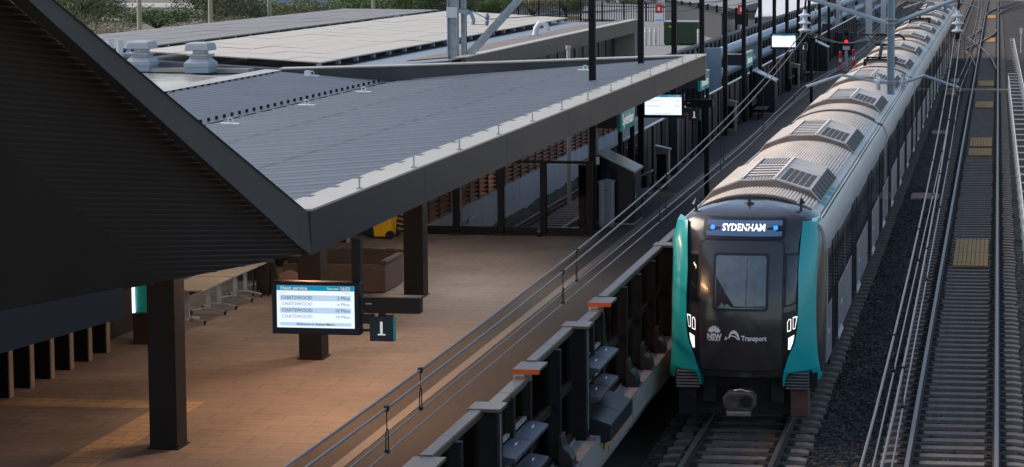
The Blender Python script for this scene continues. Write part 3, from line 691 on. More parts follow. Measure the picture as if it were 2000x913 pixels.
# brown planter bench
t = thing('planter_bench', 'long brown open-topped timber crate standing on the paving behind the display screen', 'crate', (-14.4, 48.0, PZ))
b = MB(); X0,X1,Y0,Y1 = -1.15,1.15,-.75,.75
b.box(X0,X1,Y0,Y0+.06,0.02,.62); b.box(X0,X1,Y1-.06,Y1,0.02,.72); b.box(X0,X0+.06,Y0+.061,Y1-.061,0.02,.66); b.box(X1-.06,X1,Y0+.061,Y1-.061,0.02,.66); b.build('crate_side', 'brown', t, bevel=.008)
b = MB(); b.box(X0+.07,X1-.07,Y0+.07,Y1-.07,.05,.28); b.build('lining', 'darkclad', t)
b = MB(); b.box(X0-.03,X1+.03,Y1-.08,Y1+.04,.721,.77); b.box(X1-.10,X1+.04,Y0,Y1-.1,.661,.71)
for k in range(4): b.box(X0+.3+k*.55,X0+.5+k*.55,Y1-.07,Y1+.03,.771,.785)
b.build('top_rail', 'brown', t)
b = MB(); b.cbox((-.9,-.4,.85),(.3,.2,.5)); b.build('post_stub', 'bronze', t)
t = thing('red_trolley', 'small reddish covered bundle on a stand behind the top edge of the near screen', 'bundle', (-15.0, 46.0, PZ))
b = MB(); b.box(-.3,.3,-.25,.25,.25,.32); b.build('shelf', 'bronze', t)
b = MB(); b.lathe([(.05,.32),(.2,.36),(.24,.48),(.17,.6),(.06,.66)], 0, 0, 9); b.build('cover', 'rusty', t, smooth=True)
b = MB()
for sx in (-.26,.26):
    for sy in (-.2,.2): b.box(sx-.02,sx+.02,sy-.02,sy+.02,0,.25)
b.build('leg_frame', 'darksteel', t)
# wheelie bin
t = thing('wheelie_bin', 'yellow wheelie bin half hidden behind the third canopy column', 'bin', (-15.75, 56.2, PZ))
b = MB(); b.add([(-.22,-.25,.05),(.22,-.25,.05),(.22,.25,.05),(-.22,.25,.05),(-.29,-.33,.93),(.29,-.33,.93),(.29,.33,.93),(-.29,.33,.93)], [(0,3,2,1),(4,5,6,7),(0,1,5,4),(1,2,6,5),(2,3,7,6),(3,0,4,7)]); b.build('bin_body', 'yellowbin', t, bevel=.02)
b = MB(); b.prism([(-.33,.93),(.33,.93),(.34,.98),(0,1.04),(-.33,.99)], -.32, .32, 'x'); b.build('lid', 'yellowbin', t, bevel=.01)
for sy in (-.28,.28):
    b = MB(); b.tube([(.22,sy-.04,.11),(.22,sy+.04,.11)], .11, 16); b.build('wheel', 'blackp', t)
# teal totem with strip light
t = thing('help_totem', 'teal totem with a vertical white strip light beside the rear wall', 'totem', (-16.15, 40.8, PZ))
b = MB(); b.box(-.2,.22,-.15,.5,0,.6); b.build('base', 'bronze', t, bevel=.01)
b = MB(); b.box(-.15,.22,-.12,.45,.601,1.9); b.build('housing', 'tealsign', t, bevel=.02)
b = MB(); b.box(-.20,-.155,-.16,-.12,.61,1.4); b.build('strip_light', 'coolled', t)
t = thing('litter_pile', 'two small white castors and scraps lying on the floor by the first column', 'litter', (-16.6, 43.3, PZ))
b = MB(); b.tube([(.3,0,.05),(.36,0,.05)], .05, 10); b.cbox((.2,.12,.03),(.22,.1,.05)); b.cbox((.42,.2,.03),(.16,.1,.04)); b.build('scraps', 'offwhite', t)

# ------------------------------------------------------------------ passenger information displays and platform number signs
def pid(label, xr, y, zb, zt, full=True):
    """screen with its right edge at xr; hangs on a cantilever arm that reaches right"""
    wd = xr_w = 1.26; x0 = xr-wd; t = thing('passenger_display', label, 'information screen', (0,0,0), 0, 'lit departure screens along the platform')
    b = MB(); b.box(x0, xr, y+.0, y+.16, zb, zt); b.build('housing', 'darkblue', t, bevel=.012)
    m = .075; sx0, sx1, sz0, sz1 = x0+m, xr-m, zb+m+.02, zt-m*.7
    b = MB(); b.box(sx0, sx1, y-.006, y-.002, sz0, sz1); sc = b.build('screen', 'scr' if full else 'scrfar', t)
    H = sz1-sz0; W = sx1-sx0
    b = MB(); b.box(sx0, sx1, y-.010, y-.0065, sz1-.12*H, sz1); b.build('header_band', 'scrteal', sc)
    rows = [('CHATSWOOD', '2 Mins'), ('CHATSWOOD', '6 Mins'), ('CHATSWOOD', '10 Mins'), ('CHATSWOOD', '14 Mins')] if full else [('CHATSWOOD', '2 Mins'), ('CHATSWOOD', '6 Mins')]
    ty = y-.012
    text('Next service', .075*H/.6, (sx0+.05*W, ty, sz1-.062*H), FACE, 'signwhite', sc, bold=.002)
    text('Time now', .042*H/.6, (sx1-.20*W, ty, sz1-.065*H), FACE, 'signwhite', sc, align='RIGHT', bold=.001)
    text('16:53', .066*H/.6, (sx1-.05*W, ty, sz1-.063*H), FACE, 'signwhite', sc, align='RIGHT', bold=.002)
    if full:
        text('Service', .028, (sx0+.05*W, ty, sz1-.165*H), FACE, 'scrrow2', sc); text('Departs', .028, (sx1-.05*W, ty, sz1-.165*H), FACE, 'scrrow2', sc, align='RIGHT')
        for i in (0, 2):
            b = MB(); z = sz1-(.29+.148*i)*H; b.box(sx0+.04*W, sx1-.04*W, y-.0095, y-.0065, z-.07*H, z+.07*H); b.build('row_band', 'scrrow', sc)
        b = MB(); b.box(sx0+.04*W, sx1-.04*W, y-.0095, y-.0065, sz0+.045*H, sz0+.13*H); b.build('row_band', 'scrrow', sc)
        for i, (a, c) in enumerate(rows):
            z = sz1-(.29+.148*i)*H; mm = 'scrtext' if i % 2 == 0 else 'scrtext2'
            text(a, .068, (sx0+.06*W, ty, z), FACE, mm, sc, sx=1.0); text(c, .068, (sx1-.055*W, ty, z), FACE, mm, sc, align='RIGHT')
        text('Welcome to Sydney Metro', .05, ((sx0+sx1)/2, ty, sz0+.085*H), FACE, 'scrtext', sc, align='CENTER', bold=.0006)
    else:
        for i, (a, c) in enumerate(rows):
            z = sz1-(.30+.26*i)*H; text(a, .06, (sx0+.05*W, ty, z), FACE, 'scrtext2', sc); text(c, .06, (sx1-.05*W, ty, z), FACE, 'scrtext2', sc, align='RIGHT')
        text('Welcome to Sydney Metro', .05, ((sx0+sx1)/2, ty, sz0+.07*H), FACE, 'scrtext2', sc, align='CENTER')
    za = zt-.22
    b = MB(); b.box(xr+.05, xr+.86, y-.02, y+.16, za-.20, za+.02); b.build('arm', 'armbrown' if full else 'darksteel', t, bevel=.006)
    b = MB(); b.box(xr+.04, xr+.87, y-.03, y+.165, za+.021, za+.035); b.build('arm_cap', 'bronzecap' if full else 'darksteel', t)  # bronze top imitates the warm lit edge of the near arm
    b = MB(); b.box(xr, xr+.05, y+.02, y+.14, za-.16, za-.02); b.box(xr, xr+.18, y+.03, y+.12, zb+.16, zb+.3); b.box(xr, xr+.16, y+.03, y+.12, zb+.05, zb+.09); b.build('bracket', 'blackp', t)
    b = MB(); b.box(xr+.09, xr+.18, y-.026, y-.021, za-.075, za-.06); b.build('label_plate', 'offwhite', t)
    if full:
        b = MB(); b.box(xr-.16, xr-.03, y+.17, y+.29, zt-.3, 4.64); b.box(xr-.10, xr+.10, y+.161, y+.22, za-.16, za-.02); b.build('dropper', 'armbrown', t, bevel=.006)
    else:
        b = MB(); b.box(xr+.6, xr+.74, y+.02, y+.14, PZ, za-.201); b.build('post', 'darksteel', t)
    return (xr+.30, y+.06, za-.20)
def number_sign(label, p):
    t = thing('platform_number_sign', label, 'platform sign', p, 0, 'hanging number 1 signs')
    b = MB(); b.box(-.165,.165,-.04,.02,-.40,-.055, 0); b.build('panel', 'navy', t)
    b = MB(); b.box(.166,.185,-.038,.04,-.40,-.055); b.build('teal_edge', 'tealsign', t)
    b = MB(); b.box(-.05,.05,-.02,.02,-.055,0); b.box(-.02,.16,-.03,.03,-.05,-.03); b.build('hanger', 'blackp', t)
    text('1', .25, (0,-.043,-.225), FACE, 'signwhite', t, name='numeral', align='CENTER', bold=.006)
    b = MB(); b.box(-.052,.056,-.046,-.0405,-.315,-.296); b.build('numeral', 'signwhite', t)
p = pid('large lit departure screen listing four CHATSWOOD services, hanging nearest the camera', -8.78, 30.0, 3.31, 4.05)
number_sign('number 1 sign hanging beside the near departure screen over the paving', p)
p = pid('lit departure screen just beyond the canopy fascia, above the grey consoles', -9.28, 66.0, 3.49, 4.24, False)
number_sign('number 1 sign beside the departure screen at the end of the canopy', p)
p = pid('small distant lit departure screen in front of the thick grey pipes', -9.38, 105.0, 3.67, 4.40, False)
number_sign('distant number 1 sign beside the farthest departure screen', p)

# ------------------------------------------------------------------ glass end fence and dark side fence
t = thing('glass_end_fence', 'black framed glass fence with gate posts across the end of the wide platform', 'fence', (0,0,0))
GY = 57.0
for x in (-15.0, -14.05, -12.85, -11.72, -10.5):
    b = MB(); w_ = .16 if x > -14.5 else .12; b.box(x-w_/2, x+w_/2, GY-.08, GY+.08, PZ, 3.0); b.build('post', 'darksteel', t, bevel=.008)
    b = MB(); b.box(x-.16, x+.16, GY-.14, GY+.05, PZ, PZ+.05); b.build('foot', 'blackp', t)
for a, c in ((-14.9,-14.16),(-13.94,-12.95),(-12.75,-11.82),(-11.62,-10.6)):
    b = MB(); b.box(a, c, GY-.01, GY+.01, 1.33, 2.98); b.build('glass_panel', 'glass', t)
    b = MB(); b.box(a, c, GY-.05, GY+.05, PZ+.02, 1.32); b.build('kick_plate', 'darksteel', t)
b = MB(); b.box(-15.08, -10.42, GY-.06, GY+.06, 3.001, 3.07); b.build('top_rail', 'darksteel', t)
b = MB(); b.tube([(-11.85,GY-.12,PZ+.12),(-11.75,GY-.12,PZ+.12)], .12, 14); b.build('castor', 'blackp', t)

sf = thing('platform_fence', 'long dark navy panel fence along the back of the narrow platform', 'fence', (0,0,0))
ys = [57.15]+[58.4+k*1.85 for k in range(62)]
for k, (a, c) in enumerate(zip(ys[:-1], ys[1:])):
    b = MB(); zt = 2.95 if a > 63 else 2.2
    if a < 66:
        b.box(-10.83, -10.81, a+.04, c-.04, 1.2, 2.95); b.build('glass_panel', 'smoked', sf)
    else:
        b.box(-10.84, -10.79, a+.04, c-.04, 1.15, 2.93); b.box(-10.785, -10.775, (a+c)/2-.02, (a+c)/2+.02, 1.15, 2.93); b.build('panel', 'navy', sf)
    b = MB(); b.box(-10.88, -10.74, c-.05, c+.05, PZ-.3, 2.96); b.build('post', 'darksteel', sf)
b = MB(); b.box(-10.86, -10.76, 57.15, 172.8, 2.961, 3.0); b.build('top_rail', 'galv', sf)
for k, y in enumerate((58.4, 66.5, 73.5, 80.5, 87.5, 94, 100.5, 107, 113.5, 120, 127, 134.5, 142)):
    t = thing('tall_post', 'tall slender dark steel post standing along the platform fence', 'post', (-10.66, y, PZ), 0, 'tall dark posts along the narrow platform')
    b = MB(); b.box(-.085,.085,-.085,.085,.02,8.2); b.build('shaft', 'bronzedark' if 'bronzedark' in M else 'darksteel', t)
    b = MB(); b.box(-.16,.16,-.16,.16,0,.02); b.build('base_plate', 'darksteel', t)
    if k in (0, 4):
        b = MB(); b.box(.086,.16,-.06,.06,2.6 if k else 1.75,2.75 if k else 1.95); b.build('junction_box', 'offwhite', t)

# name signs
def name_sign(y, label, txt):
    t = thing('station_name_sign', label, 'station sign', (-10.62, y, PZ), 0, 'teal station name signs')
    L_ = 2.5
    b = MB(); b.box(-.05,.05,0,L_,2.28,2.88); b.build('panel', 'tealsign', t)
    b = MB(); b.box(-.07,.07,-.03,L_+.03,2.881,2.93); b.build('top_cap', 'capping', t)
    for yy in (.2, L_-.2):
        b = MB(); b.box(-.06,.06,yy-.06,yy+.06,0,2.279); b.build('post', 'darksteel', t)
    if txt: text('Sydenham', .46, (.054, L_/2, 2.57), SIDE, 'signwhite', t, align='CENTER', bold=.004)
    b = MB(); b.box(-.9,-.02,-.25,-.06,2.4,2.85); b.build('light_box', 'darkblue', t)
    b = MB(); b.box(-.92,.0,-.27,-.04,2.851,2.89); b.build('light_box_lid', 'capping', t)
name_sign(62.3, 'teal Sydenham name sign beside the dark sloping kiosk under the canopy edge', True)
name_sign(79.4, 'teal Sydenham name sign just beyond the end of the canopy', True)
name_sign(94.2, 'farthest teal Sydenham name sign, below the thick grey pipes', True)

# ------------------------------------------------------------------ equipment on the narrow platform
def kiosk(x, y, label, sc=1.0):
    t = thing('equipment_kiosk', label, 'kiosk', (x, y, PZ), 0, 'dark sloping-roofed kiosks by the fence')
    b = MB(); b.prism([(-.45,.05),(.45,.05),(.45,1.42),(-.45,1.86)], 0, 1.3, 'y'); b.build('cabinet', 'darkblue', t, bevel=.012)
    b = MB(); b.prism([(-.50,1.90),(.50,1.42),(.50,1.47),(-.50,1.95)], -.06, 1.36, 'y'); b.build('sloping_lid', 'stainlessblue', t)
    b = MB(); b.box(-.48,.48,-.03,1.33,0,.05); b.build('plinth', 'concrete', t)
    b = MB(); b.box(.452,.47,.1,1.2,.2,1.3); b.build('door', 'navy', t)
    b = MB(); b.box(.471,.49,.15,.2,.7,.85); b.build('latch', 'galv', t)
kiosk(-10.2, 59.5, 'tall dark kiosk with a sloping silver lid behind the grey cabinet')
kiosk(-10.25, 98.5, 'dark kiosk with a sloping silver lid midway along the narrow platform')
kiosk(-10.3, 130.0, 'farthest dark kiosk with a sloping lid, beside the red signal')
t = thing('electrical_cabinet', 'pale grey electrical cabinet in front of the dark sloping kiosk', 'cabinet', (-10.42, 58.9, PZ))
b = MB(); b.box(-.19,.19,0,.34,.08,1.2); b.build('cabinet_body', 'cabinet', t, bevel=.01)
b = MB(); b.box(-.17,.17,-.012,-.001,.32,1.14); b.build('door', 'cabinet', t)
b = MB(); b.prism([(-.21,1.2),(.21,1.2),(.21,1.24),(0,1.28),(-.21,1.24)], -.03, .37, 'y'); b.build('roof', 'cabinet', t)
b = MB(); b.box(-.18,.18,.01,.33,0,.08); b.build('plinth', 'concrete', t)
b = MB(); b.box(-.02,.02,-.02,-.013,.98,1.02); b.build('lock', 'blackp', t)
def console(x, y, label):
    t = thing('help_console', label, 'help point', (x, y, PZ), 0, 'stainless help consoles by the fence')
    b = MB(); b.box(-.2,.2,0,.3,0,1.16); b.build('pedestal', 'stainless', t, bevel=.01)
    b = MB(); b.box(-.17,.12,-.012,-.001,.15,1.05); b.build('glass_front', 'darkglass', t)
    b = MB(); b.prism([(-.24,1.16),(.24,1.16),(.24,1.22),(-.24,1.32)], -.05, .36, 'y'); b.build('hood', 'stainless', t)
    b = MB()
    for (px, py) in ((-.05,.05),(.06,.14),(-.1,.2)): b.cbox((px,py,1.275-.15*(px+.24)),(.1,.08,.04))
    b.build('keypad', 'blackp', t)
console(-10.33, 68.6, 'stainless help console by the fence below the screen at the end of the canopy')
console(-10.62, 89.0, 'stainless help console halfway along the fence')
console(-10.45, 116.0, 'distant stainless help console under the farthest departure screen')
def lectern(x, y, label):
    t = thing('tilted_panel', label, 'notice board', (x, y, PZ), 0, 'tilted notice boards by the fence')
    b = MB(); b.cbox((0,0,.68),(.5,.36,.04),0,Matrix.Rotation(R(-26),3,'Y')); b.build('panel', 'cabinet', t)
    b = MB(); b.box(-.05,.05,-.05,.05,0,.64); b.build('post', 'darksteel', t)
lectern(-10.5, 66.2, 'tilted grey notice board beside the nearest help console')
lectern(-10.52, 113.6, 'distant tilted notice board beside the far help console')
def bench(x, y, label):
    t = thing('platform_bench', label, 'bench', (x, y, PZ), 0, 'steel benches against the fence')
    b = MB()
    for k in range(4): b.box(-.2+k*.14,-.09+k*.14,0,1.8,.43,.46)
    b.build('seat', 'brown', t)
    b = MB()
    for k in range(3): b.box(-.27,-.24,0,1.8,.58+.14*k,.68+.14*k)
    b.build('backrest', 'brown', t)
    for yy in (.2,1.6):
        b = MB(); b.box(-.25,.3,yy-.03,yy+.03,.38,.43); b.box(-.02,.05,yy-.03,yy+.03,0,.38); b.build('leg', 'darksteel', t)
bench(-10.3, 62.6, 'low bench against the fence right behind the tall dark kiosk')
bench(-10.2, 95.2, 'bench against the fence in front of the middle kiosk')
bench(-10.3, 121.5, 'far bench against the fence between the distant console and the last kiosk')
t = thing('notice_pillar', 'narrow white edged notice pillar standing by the fence behind the help console', 'notice pillar', (-10.55, 72.4, PZ))
b = MB(); b.box(-.1,.16,-.05,.05,0,2.0,0); b.build('pillar_body', 'navy', t)
b = MB(); b.box(.161,.17,-.05,.05,.3,2.0); b.build('white_edge', 'cabinet', t)
b = MB(); b.box(-.14,.2,-.08,.08,2.001,2.04); b.build('top_cap', 'capping', t)

# signal and delineators
t = thing('railway_signal', 'two-aspect railway signal showing red at the far end of the platform', 'signal', (-8.87, 132, PZ))
b = MB(); b.tube([(0,0,.02),(0,0,1.25)], .08, 10); b.build('post', 'galvblue', t)
b = MB(); b.box(-.19,.19,-.08,.1,1.45,2.42); b.build('head', 'blackp', t, bevel=.02)
b = MB(); b.tube([(0,-.12,1.72),(0,-.081,1.72)], .105, 14); b.build('red_aspect', 'redlamp', t)
b = MB(); b.tube([(0,-.1,2.15),(0,-.081,2.15)], .105, 14); b.build('dark_aspect', 'darkglass', t)
b = MB(); b.box(-.21,.21,-.2,-.08,1.86,1.88); b.box(-.21,.21,-.2,-.08,2.28,2.3); b.build('hood', 'blackp', t)
b = MB(); b.box(-.2,.2,-.1,.12,1.22,1.44); b.box(-.24,.24,-.12,.1,0,.02); b.build('mounting_box', 'offwhite', t)
for (x, y, lb) in ((-9.22,132.0,'red and white bendy post on the left of the red signal'), (-8.60,134.5,'red and white bendy post on the right of the red signal')):
    t = thing('delineator_post', lb, 'bollard', (x, y, PZ), 0, 'red and white posts by the signal')
    b = MB(); b.lathe([(.2,0),(.2,.04),(.1,.06),(.09,.5)], 0,0,12); b.build('base', 'redplastic', t)
    b = MB(); b.lathe([(.088,.5),(.085,.72)], 0,0,12); b.build('reflector_band', 'white', t)
    b = MB(); b.lathe([(.085,.72),(.08,1.1),(.04,1.15)], 0,0,12); b.build('top', 'redplastic', t)

# ------------------------------------------------------------------ bay side: concrete wall with timber slats, pipes, pillar fence
t = thing('slatted_wall', 'pale concrete wall topped by brown timber slats behind the bay track', 'wall', (0,0,0))
b = MB(); b.box(-15.85, -15.5, 57.3, 106, -.6, 1.0); b.build('concrete_wall', 'wallconc', t)
b = MB()
for k in range(11): b.add([(-15.72,57.3,1.05+.13*k),(-15.54,57.3,1.02+.13*k),(-15.54,94,1.02+.13*k),(-15.72,94,1.05+.13*k),(-15.72,57.3,1.10+.13*k),(-15.54,57.3,1.05+.13*k),(-15.54,94,1.05+.13*k),(-15.72,94,1.10+.13*k)], [(0,3,2,1),(4,5,6,7),(0,1,5,4),(1,2,6,5),(2,3,7,6),(3,0,4,7)])
b.build('timber_slats', 'timber', t)
for k in range(31):
    y = 57.5+1.2*k; b = MB(); b.box(-15.84, -15.52, y-.035, y+.035, 1.001, 2.45); b.build('slat_post', 'rusty', t)
b = MB(); b.tube([(-15.44, 63.2, -.2), (-15.44, 63.2, 2.1)], .03); b.tube([(-15.4, 64.0, .55), (-15.4, 64.7, .6)], .04); b.build('downpipe', 'galv', t)
t = thing('grey_column', 'pale grey steel column standing on the bay track behind the end fence', 'column', (-11.4, 62.5, -.3))
b = MB(); b.box(-.13,.13,-.13,.13,0,4.3); b.build('shaft', 'galvblue', t); b = MB(); b.box(-.25,.25,-.25,.25,-.2,.0); b.build('footing', 'concrete', t)

# thick horizontal pipes along the far bay side
t = thing('pipe_rack', 'rack of three thick pale blue-grey pipes running into the distance above the bay track', 'pipe rack', (0,0,0))
for z in (.75, 1.75, 2.85):
    b = MB(); b.tube([(-14.5, 115, z), (-14.5, 310, z)], .27 if z < 2 else .3, 10); b.build('pipe', 'galvblue', t, smooth=True)
for k in range(11):
    y = 115+18*k if k else 114.6; b = MB(); b.box(-14.95, -14.15, y-.25, y-.02, -.5, 3.25 if k == 0 else 3.0); b.build('rack_post', 'galvblue', t)
b = MB(); b.box(-15.25, -14.96, 114.0, 114.3, -.5, 3.2); b.build('rack_post', 'galvblue', t)
b = MB()
vs = []; fs = []; nn = 90
for j in range(nn+1):
    y = 57.4 + 45*j/nn
    for (x, z) in ((-15.49, -.02), (-15.3, .02), (-15.05, -.1), (-14.9, -.24)): vs.append((x+random.uniform(-.05,.05)*(x > -15.4), y, z+random.uniform(-.07,.07)))
for j in range(nn):
    for i in range(3): fs.append((j*4+i, j*4+i+1, j*4+i+5, j*4+i+4))
b.add(vs, fs); struct(b.build('weedy_shoulder', 'weeds'))
t = thing('pillar_fence', 'long dark fence of close-set upright pillars with pale gaps behind the pipe rack', 'fence', (0,0,0))
b = MB(); b.box(-16.35, -16.25, 100, 300, -.5, 2.9); b.build('backing_wall', 'cabinetdim', t)
k = 0; y = 100.6
while y < 285 and k < 95:
    b = MB(); b.box(-16.249, -15.95, y-.42, y+.42, -.5, 3.05); b.build('pillar', 'navy', t); y += 1.9; k += 1
b = MB(); b.box(-16.3, -15.9, 100, 300, 3.051, 3.15); b.build('top_rail', 'darksteel', t)
for i, (x, y, h, w_) in enumerate(((-14.0,196,9,.42),(-11.2,196,9,.55),(-11.05,218,9,.5),(-19.0,205,9,.55))):
    t = thing('concrete_mast', ('pale far mast with a rusty streak behind the pipes','wide pale mast left of the far pantograph wires','pale far mast next to the hanging catenary tube','pale mast standing behind the farthest departure screen')[i], 'mast', (x, y, -.5), 0, 'pale far masts')
    b = MB(); b.box(-w_/2,w_/2,-w_/2,w_/2,.3,h); b.build('shaft', 'offwhite', t)
    b = MB(); b.box(-w_/2-.006,-w_/2+w_*.3,-w_/2-.012,-w_/2-.001,2.5,5.2); b.build('rust_streak', 'rusty', t) if i == 0 else None
    b = MB(); b.box(-w_*.9,w_*.9,-w_*.9,w_*.9,0,.3); b.build('footing', 'concrete', t)
t = thing('dark_screen_wall', 'dark recessed screen wall behind the red signal', 'wall', (0,0,0))
b = MB(); b.box(-11.6,-9.6,150,150.3,.3,2.6); b.build('panel', 'navy', t); b = MB(); b.box(-11.7,-11.0,149.6,150.4,.3,3.2); b.build('end_pier', 'navy', t)

# ------------------------------------------------------------------ train
train = thing('passenger_train', 'grey six-car metro train with a black and teal nose showing SYDENHAM, running beside the platform', 'train', (0,0,0))
def lerp_tab(tab, x):
    if x <= tab[0][0]: return tab[0][1]
    for (a, va), (c, vc) in zip(tab[:-1], tab[1:]):
        if x <= c:
            u = (x-a)/(c-a); return va+(vc-va)*u
    return tab[-1][1]
FRONT = [(.7,39.52),(1.1,39.30),(1.5,39.22),(2.0,39.22),(2.5,39.29),(3.0,39.42),(3.42,39.57),(3.66,39.68),(3.80,39.84),(3.90,40.12),(3.97,40.55),(4.01,41.15)]
HALF = [(.7,1.37),(3.0,1.38),(3.3,1.37),(3.5,1.33),(3.66,1.24),(3.80,1.05),(3.90,.80),(3.97,.50),(4.01,.22)]
def hwid(z): return lerp_tab(HALF, z)
def shell_y(u, z): return lerp_tab(FRONT, z) + .72*min(1.15, abs(u)/1.38)**3
cab = bpy.data.objects.new('cab', None); COL.objects.link(cab); cab.parent = train
# nose shell
b = MB(); zs = [.98,1.1,1.3,1.5,1.75,2.0,2.25,2.5,2.75,3.0,3.2,3.42,3.55,3.66,3.73,3.80,3.85,3.90,3.94,3.97,4.01]; NS = 24
rows = []
for z in zs:
    h = hwid(z); r_ = [(XC-h, 41.6, z)]
    for i in range(NS+1):
        u = -h + 2*h*i/NS; r_.append((XC+u, shell_y(u, z), z))
    r_.append((XC+h, 41.6, z)); rows.append(r_)
W_ = NS+3; vs = [p for r_ in rows for p in r_]
fs = [(j*W_+i, j*W_+i+1, (j+1)*W_+i+1, (j+1)*W_+i) for j in range(len(zs)-1) for i in range(W_-1)]
b.add(vs, fs); b.build('nose_shell', 'nose', cab, smooth=True)
def patch(name, outline, off, m, rings=5, parent=cab, thick=.03, c=None, smooth=True):
    """solid plate following the nose surface; outline is a star-shaped list of (u, z)"""
    n = len(outline); cu = c or (sum(p[0] for p in outline)/n, sum(p[1] for p in outline)/n); b = MB(); vs = []
    for k in range(rings):
        f = 1 - k/rings
        for p in outline:
            u, z = cu[0]+(p[0]-cu[0])*f, cu[1]+(p[1]-cu[1])*f; vs.append((XC+u, shell_y(u, z)-off, z))
    vs.append((XC+cu[0], shell_y(*cu)-off, cu[1])); o = len(vs)
    for p in outline: vs.append((XC+p[0], shell_y(*p)-off+thick, p[1]))
    fs = [(k*n+i, k*n+(i+1) % n, (k+1)*n+(i+1) % n, (k+1)*n+i) for k in range(rings-1) for i in range(n)]
    fs += [((rings-1)*n+i, (rings-1)*n+(i+1) % n, rings*n) for i in range(n)]
    fs += [(i, (i+1) % n, o+(i+1) % n, o+i) for i in range(n)]
    b.add(vs, fs); return b.build(name, m, parent, smooth=smooth)
def rrect(u0, u1, z0, z1, r=.06, n=4, sub=5):
    pts = []
    for (cx, cz, a0) in ((u1-r, z1-r, 0), (u0+r, z1-r, 90), (u0+r, z0+r, 180), (u1-r, z0+r, 270)):
        for k in range(n+1): a = R(a0+90*k/n); pts.append((cx+r*math.cos(a), cz+r*math.sin(a)))
    out = []
    for i in range(len(pts)):
        p, q = pts[i], pts[(i+1) % len(pts)]; L_ = math.hypot(p[0]-q[0], p[1]-q[1]); k = max(1, int(L_/.12))
        out += [(p[0]+(q[0]-p[0])*j/k, p[1]+(q[1]-p[1])*j/k) for j in range(k)]
    return out
patch('door_seal', rrect(-.80,.73,1.10,3.44,.11), .012, 'blackp', rings=3)
patch('front_door', rrect(-.775,.705,1.125,3.415,.10), .035, 'nose')
patch('window_seal', rrect(-.535,.465,2.20,3.215,.07), .043, 'blackp')
patch('windscreen', rrect(-.49,.42,2.245,3.17,.05), .048, 'windscreen')
patch('cab_console', [(-.478,2.262),(-.13,2.262),(-.25,2.44),(-.37,2.63),(-.478,2.80),(-.478,2.6),(-.478,2.45)], .051, 'blackp', rings=2, thick=.002)
patch('cab_blind_edge', [(.06,2.30),(.075,2.30),(.085,2.7),(.08,3.12),(.065,3.12),(.07,2.7)], .051, 'cabline', rings=2, thick=.002)
patch('cab_sill', [(-.13,2.258),(.405,2.258),(.405,2.30),(-.15,2.285)], .051, 'cabline', rings=2, thick=.002)
patch('display_surround', rrect(-.76,.73,3.445,3.82,.05), .02, 'blackp')
led = patch('destination_display', rrect(-.70,.67,3.50,3.765,.03), .03, 'ledpanel')
patch('display_light_line', rrect(-.55,.52,3.505,3.53,.012), .034, 'ledglow', rings=2, parent=led) if False else None
def conform(o, off):
    for v in o.data.vertices:
        e = v.co.y; v.co.y = shell_y(v.co.x-XC, v.co.z) - off - (0.004 if e < 0 else 0)
o = text('SYDENHAM', .165, (XC-.015, 0, 3.645), FACE, 'led', cab, align='CENTER', bold=.0025, sx=.90); conform(o, .036)
for u in (-.585, .555):
    patch('blue_marker_light', [(u+.042*math.cos(a), 3.645+.04*math.sin(a)) for a in [i*2*math.pi/12 for i in range(12)]], .036, 'ledblue', rings=2, thick=.008)
